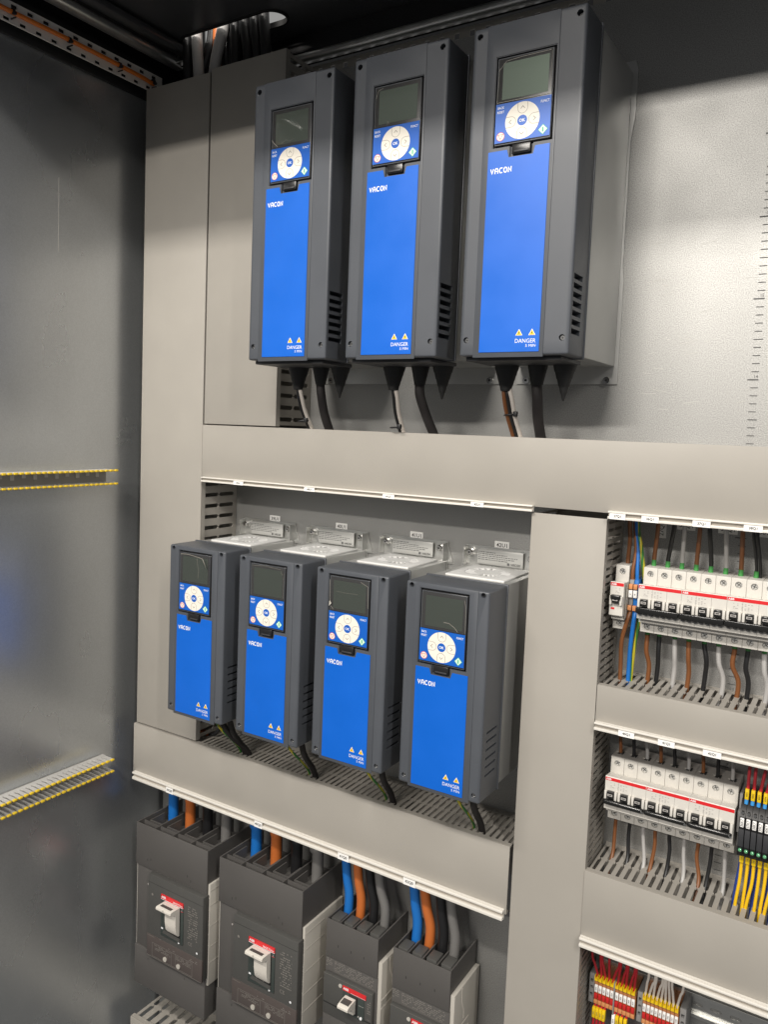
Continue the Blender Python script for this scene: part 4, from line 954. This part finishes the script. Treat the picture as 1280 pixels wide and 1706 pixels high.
# ------------------------------------------------------------------ orange terminals at the bottom
ORD = ('1st', '2nd', '3rd', '4th', '5th', '6th', '7th', '8th', '9th', '10th')
def terminal(x, w, label, group, txt):
    r = thing('terminal_block', (x+w/2, 0, .545), label, 'terminal', group)
    b_ = MB().box(x, x+w, -.0480, -.006, .5440, .5815, 'terminal_orange', .0004).box(x+.0002, x+w-.0002, -.0500, -.0481, .5735, .5800, 'terminal_orange', .0004).box(x+.0002, x+w-.0002, -.0500, -.0481, .5455, .5515, 'terminal_orange_front', .0004)
    b_.build('case', r)
    MB().box(x+.0005, x+w-.0004, -.0506, -.0481, .5625, .5728, 'tag_white', .0006).text(txt, x+w/2, -.0508, .5677, .0022, 'ink_grey', 'C', rot=PI/2).build('marker', r)
    MB().box(x+.0004, x+w-.0004, -.0512, -.0481, .5530, .5605, 'bridge_red', .0006).build('bridge', r)
    l = MB().prism([(x+.0004, .5801), (x+w-.0004, .5801), (x+w-.0004, .5868), (x+w-.0013, .5868), (x+w-.0013, .5830), (x+.0013, .5830), (x+.0013, .5868), (x+.0004, .5868)], 'xz', -.0530, -.0440, 'tag_yellow')
    l.build('push_lever', r)
for i in range(10):
    x = .8300+i*.0053+(.0012 if i > 4 else 0)
    terminal(x, .0052, 'orange terminal below the red wires, %s from the slotted duct' % ORD[i], 'orange terminals of the red wires', '40%d' % (i % 10))
    xt = (.8236, .8352, .8372, .8468, .8604, .8622, .8700, .8718, .8805, .8826)[i]
    wire([(x+.0026, -.046, .579), (x+.0026, -.047, .5870), (x*.5+.0013+xt*.5, -.047, .600), (xt, -.046, .6130), (xt, -.05, .67)], .0017, 'wire_red', 'red wire into the top of the %s orange terminal of that strip' % ORD[i], 'red wires above the orange terminals')
tag(MB().box(.8561, .8578, -.0525, -.006, .5400, .5870, 'terminal_grey', .0003).build('divider_plate'), 'thin grey divider plate halfway along the red wired terminals', 'plate')
for i in range(9):
    x = .8935+i*.0050
    terminal(x, .0049, 'orange terminal below the white wires, %s in that strip' % ORD[i], 'orange terminals of the white wires', '70%d' % (i % 10))
    xt = (.8988, .9072, .9085, .9163, .9189, .9207, .9240, .9278, .9416)[i]
    wire([(x+.0025, -.046, .579), (x+.0025, -.047, .5870), (x*.5+.0012+xt*.5, -.048, .602), (xt, -.048, .6150), (xt, -.05, .67)], .0016, 'wire_white', 'white wire into the top of the %s orange terminal beside the clamp' % ORD[i], 'white wires above the orange terminals')
def endclamp(x, w, label):
    r = MB().box(x, x+w, -.0470, -.006, .5430, .5850, 'terminal_grey', .0008)
    c = MB().cyl((x+w/2, -.06, .5655), (x+w/2, -.040, .5655), w*.30, 'ink', 18).box(x+w*.25, x+w*.75, -.06, -.040, .5725, .5775, 'ink').box(x+w*.25, x+w*.75, -.06, -.040, .5525, .5575, 'ink')
    tag(r.build('end_clamp', cut=c), label, 'clamp', 'grey end clamps of the terminals')
endclamp(.8222, .0072, 'grey end clamp between the slotted duct and the red wired terminals')
endclamp(.8862, .0068, 'grey end clamp between the red wired and white wired terminals')
endclamp(.9392, .0078, 'grey end clamp after the white wired terminals, at the bare rail')
for i, (x, m) in enumerate(((.8318, 'tag_yellow'), (.8362, 'tag_yellow'), (.8407, 'tag_yellow'), (.8450, 'tag_yellow'), (.8580, 'tag_white'), (.8628, 'tag_yellow'), (.8680, 'tag_yellow'), (.8735, 'tag_yellow'), (.8955, 'tag_yellow'), (.9010, 'tag_white'), (.9065, 'tag_yellow'), (.9115, 'tag_white'))):
    strip = 'red' if i < 8 else 'white'
    k = i if i < 8 else i-8
    t = thing('wire', (x, -.05, .46), 'wire with a %s marker below the %s wired terminals, %s of its row' % ('white' if m == 'tag_white' else 'yellow', strip, ORD[k]), 'wire', 'marked wires below the orange terminals')
    MB().tube([(x+.0008, -.045, .551), (x+.0006, -.0475, .544), (x, -.049, .527), (x-.0015, -.049, .49), (x-.002, -.045, .44)], .0017, 'wire_red' if strip == 'red' else 'wire_white', 9).build('insulation', t)
    MB().box(x-.0021, x+.0021, -.0535, -.0465, .5265, .5415, m, .0008).text('400%d' % (k+1), x, -.0537, .5340, .0020, 'ink_grey', 'C', rot=PI/2).build('marker', t)

# ------------------------------------------------------------------ light, world, camera
w = bpy.data.worlds.new('World'); scene.world = w; w.use_nodes = True
nt = w.node_tree; N = nt.nodes; L = nt.links; bg = N['Background']
tc = N.new('ShaderNodeTexCoord'); sx_ = N.new('ShaderNodeSeparateXYZ'); cr_ = N.new('ShaderNodeValToRGB'); mr = N.new('ShaderNodeMapRange')
L.new(tc.outputs['Generated'], sx_.inputs[0]); mr.inputs['From Min'].default_value = -1; mr.inputs['From Max'].default_value = 1
L.new(sx_.outputs['Z'], mr.inputs['Value']); L.new(mr.outputs['Result'], cr_.inputs['Fac']); L.new(cr_.outputs['Color'], bg.inputs['Color'])
el = cr_.color_ramp.elements
el[0].position = .25; el[0].color = (.17, .168, .165, 1); el[1].position = 1.0; el[1].color = (2.8, 2.6, 2.25, 1)
for p_, c_ in ((.48, (.22, .222, .225)), (.58, (.27, .27, .27)), (.75, (.42, .415, .40)), (.93, (.80, .78, .74))):
    e_ = el.new(p_); e_.color = (*c_, 1)
bg.inputs['Strength'].default_value = .78
def lamp(name, loc, target, sx, sy, power, colr):
    l = bpy.data.lights.new(name, 'AREA'); l.shape = 'RECTANGLE'; l.size = sx; l.size_y = sy; l.energy = power; l.color = colr
    o = bpy.data.objects.new(name, l); o.location = loc
    o.rotation_euler = (Vector(target)-Vector(loc)).to_track_quat('-Z', 'Y').to_euler(); col.objects.link(o)
    return o
lamp('far_ceiling_lamp', (.55, -4.36, 3.0), (.5, 0, 1.2), 1.2, .12, 92, (1, .945, .87))
lamp('near_ceiling_lamp', (.50, -1.95, 2.69), (.5, 0, 1.2), 1.2, .10, 47, (1, .945, .87))
lamp('side_ceiling_lamp', (2.5, -2.0, 3.0), (.4, -.1, 1.1), .12, 1.2, 42, (1, .955, .89))

cam = bpy.data.cameras.new('Camera'); co = bpy.data.objects.new('Camera', cam); col.objects.link(co); scene.camera = co
yaw, pit, rol = R(33.4633), R(-4.67549), R(2.01626)
d = Vector((-math.sin(yaw)*math.cos(pit), math.cos(yaw)*math.cos(pit), math.sin(pit)))
rt = Vector((math.cos(yaw), math.sin(yaw), 0)); up = rt.cross(d)
r2 = math.cos(rol)*rt+math.sin(rol)*up; u2 = -math.sin(rol)*rt+math.cos(rol)*up
M = Matrix((r2, u2, -d)).transposed().to_4x4(); M.translation = (1.0969, -1.14628, 1.32524); co.matrix_world = M
cam.sensor_fit = 'HORIZONTAL'; cam.sensor_width = 36; cam.lens = 1356.42/1280*36
cam.shift_x = (640-556.75)/1280; cam.shift_y = -(853-818.99)/1280
cam.clip_start = .02; cam.clip_end = 50
vs = scene.view_settings; vs.view_transform = 'Standard'; vs.look = 'None'; vs.exposure = 0; vs.gamma = 1
try: vs.use_curve_mapping = False
except Exception: pass
scene.cycles.use_denoising = True
scene.cycles.max_bounces = 8
scene.cycles.sample_clamp_indirect = 6
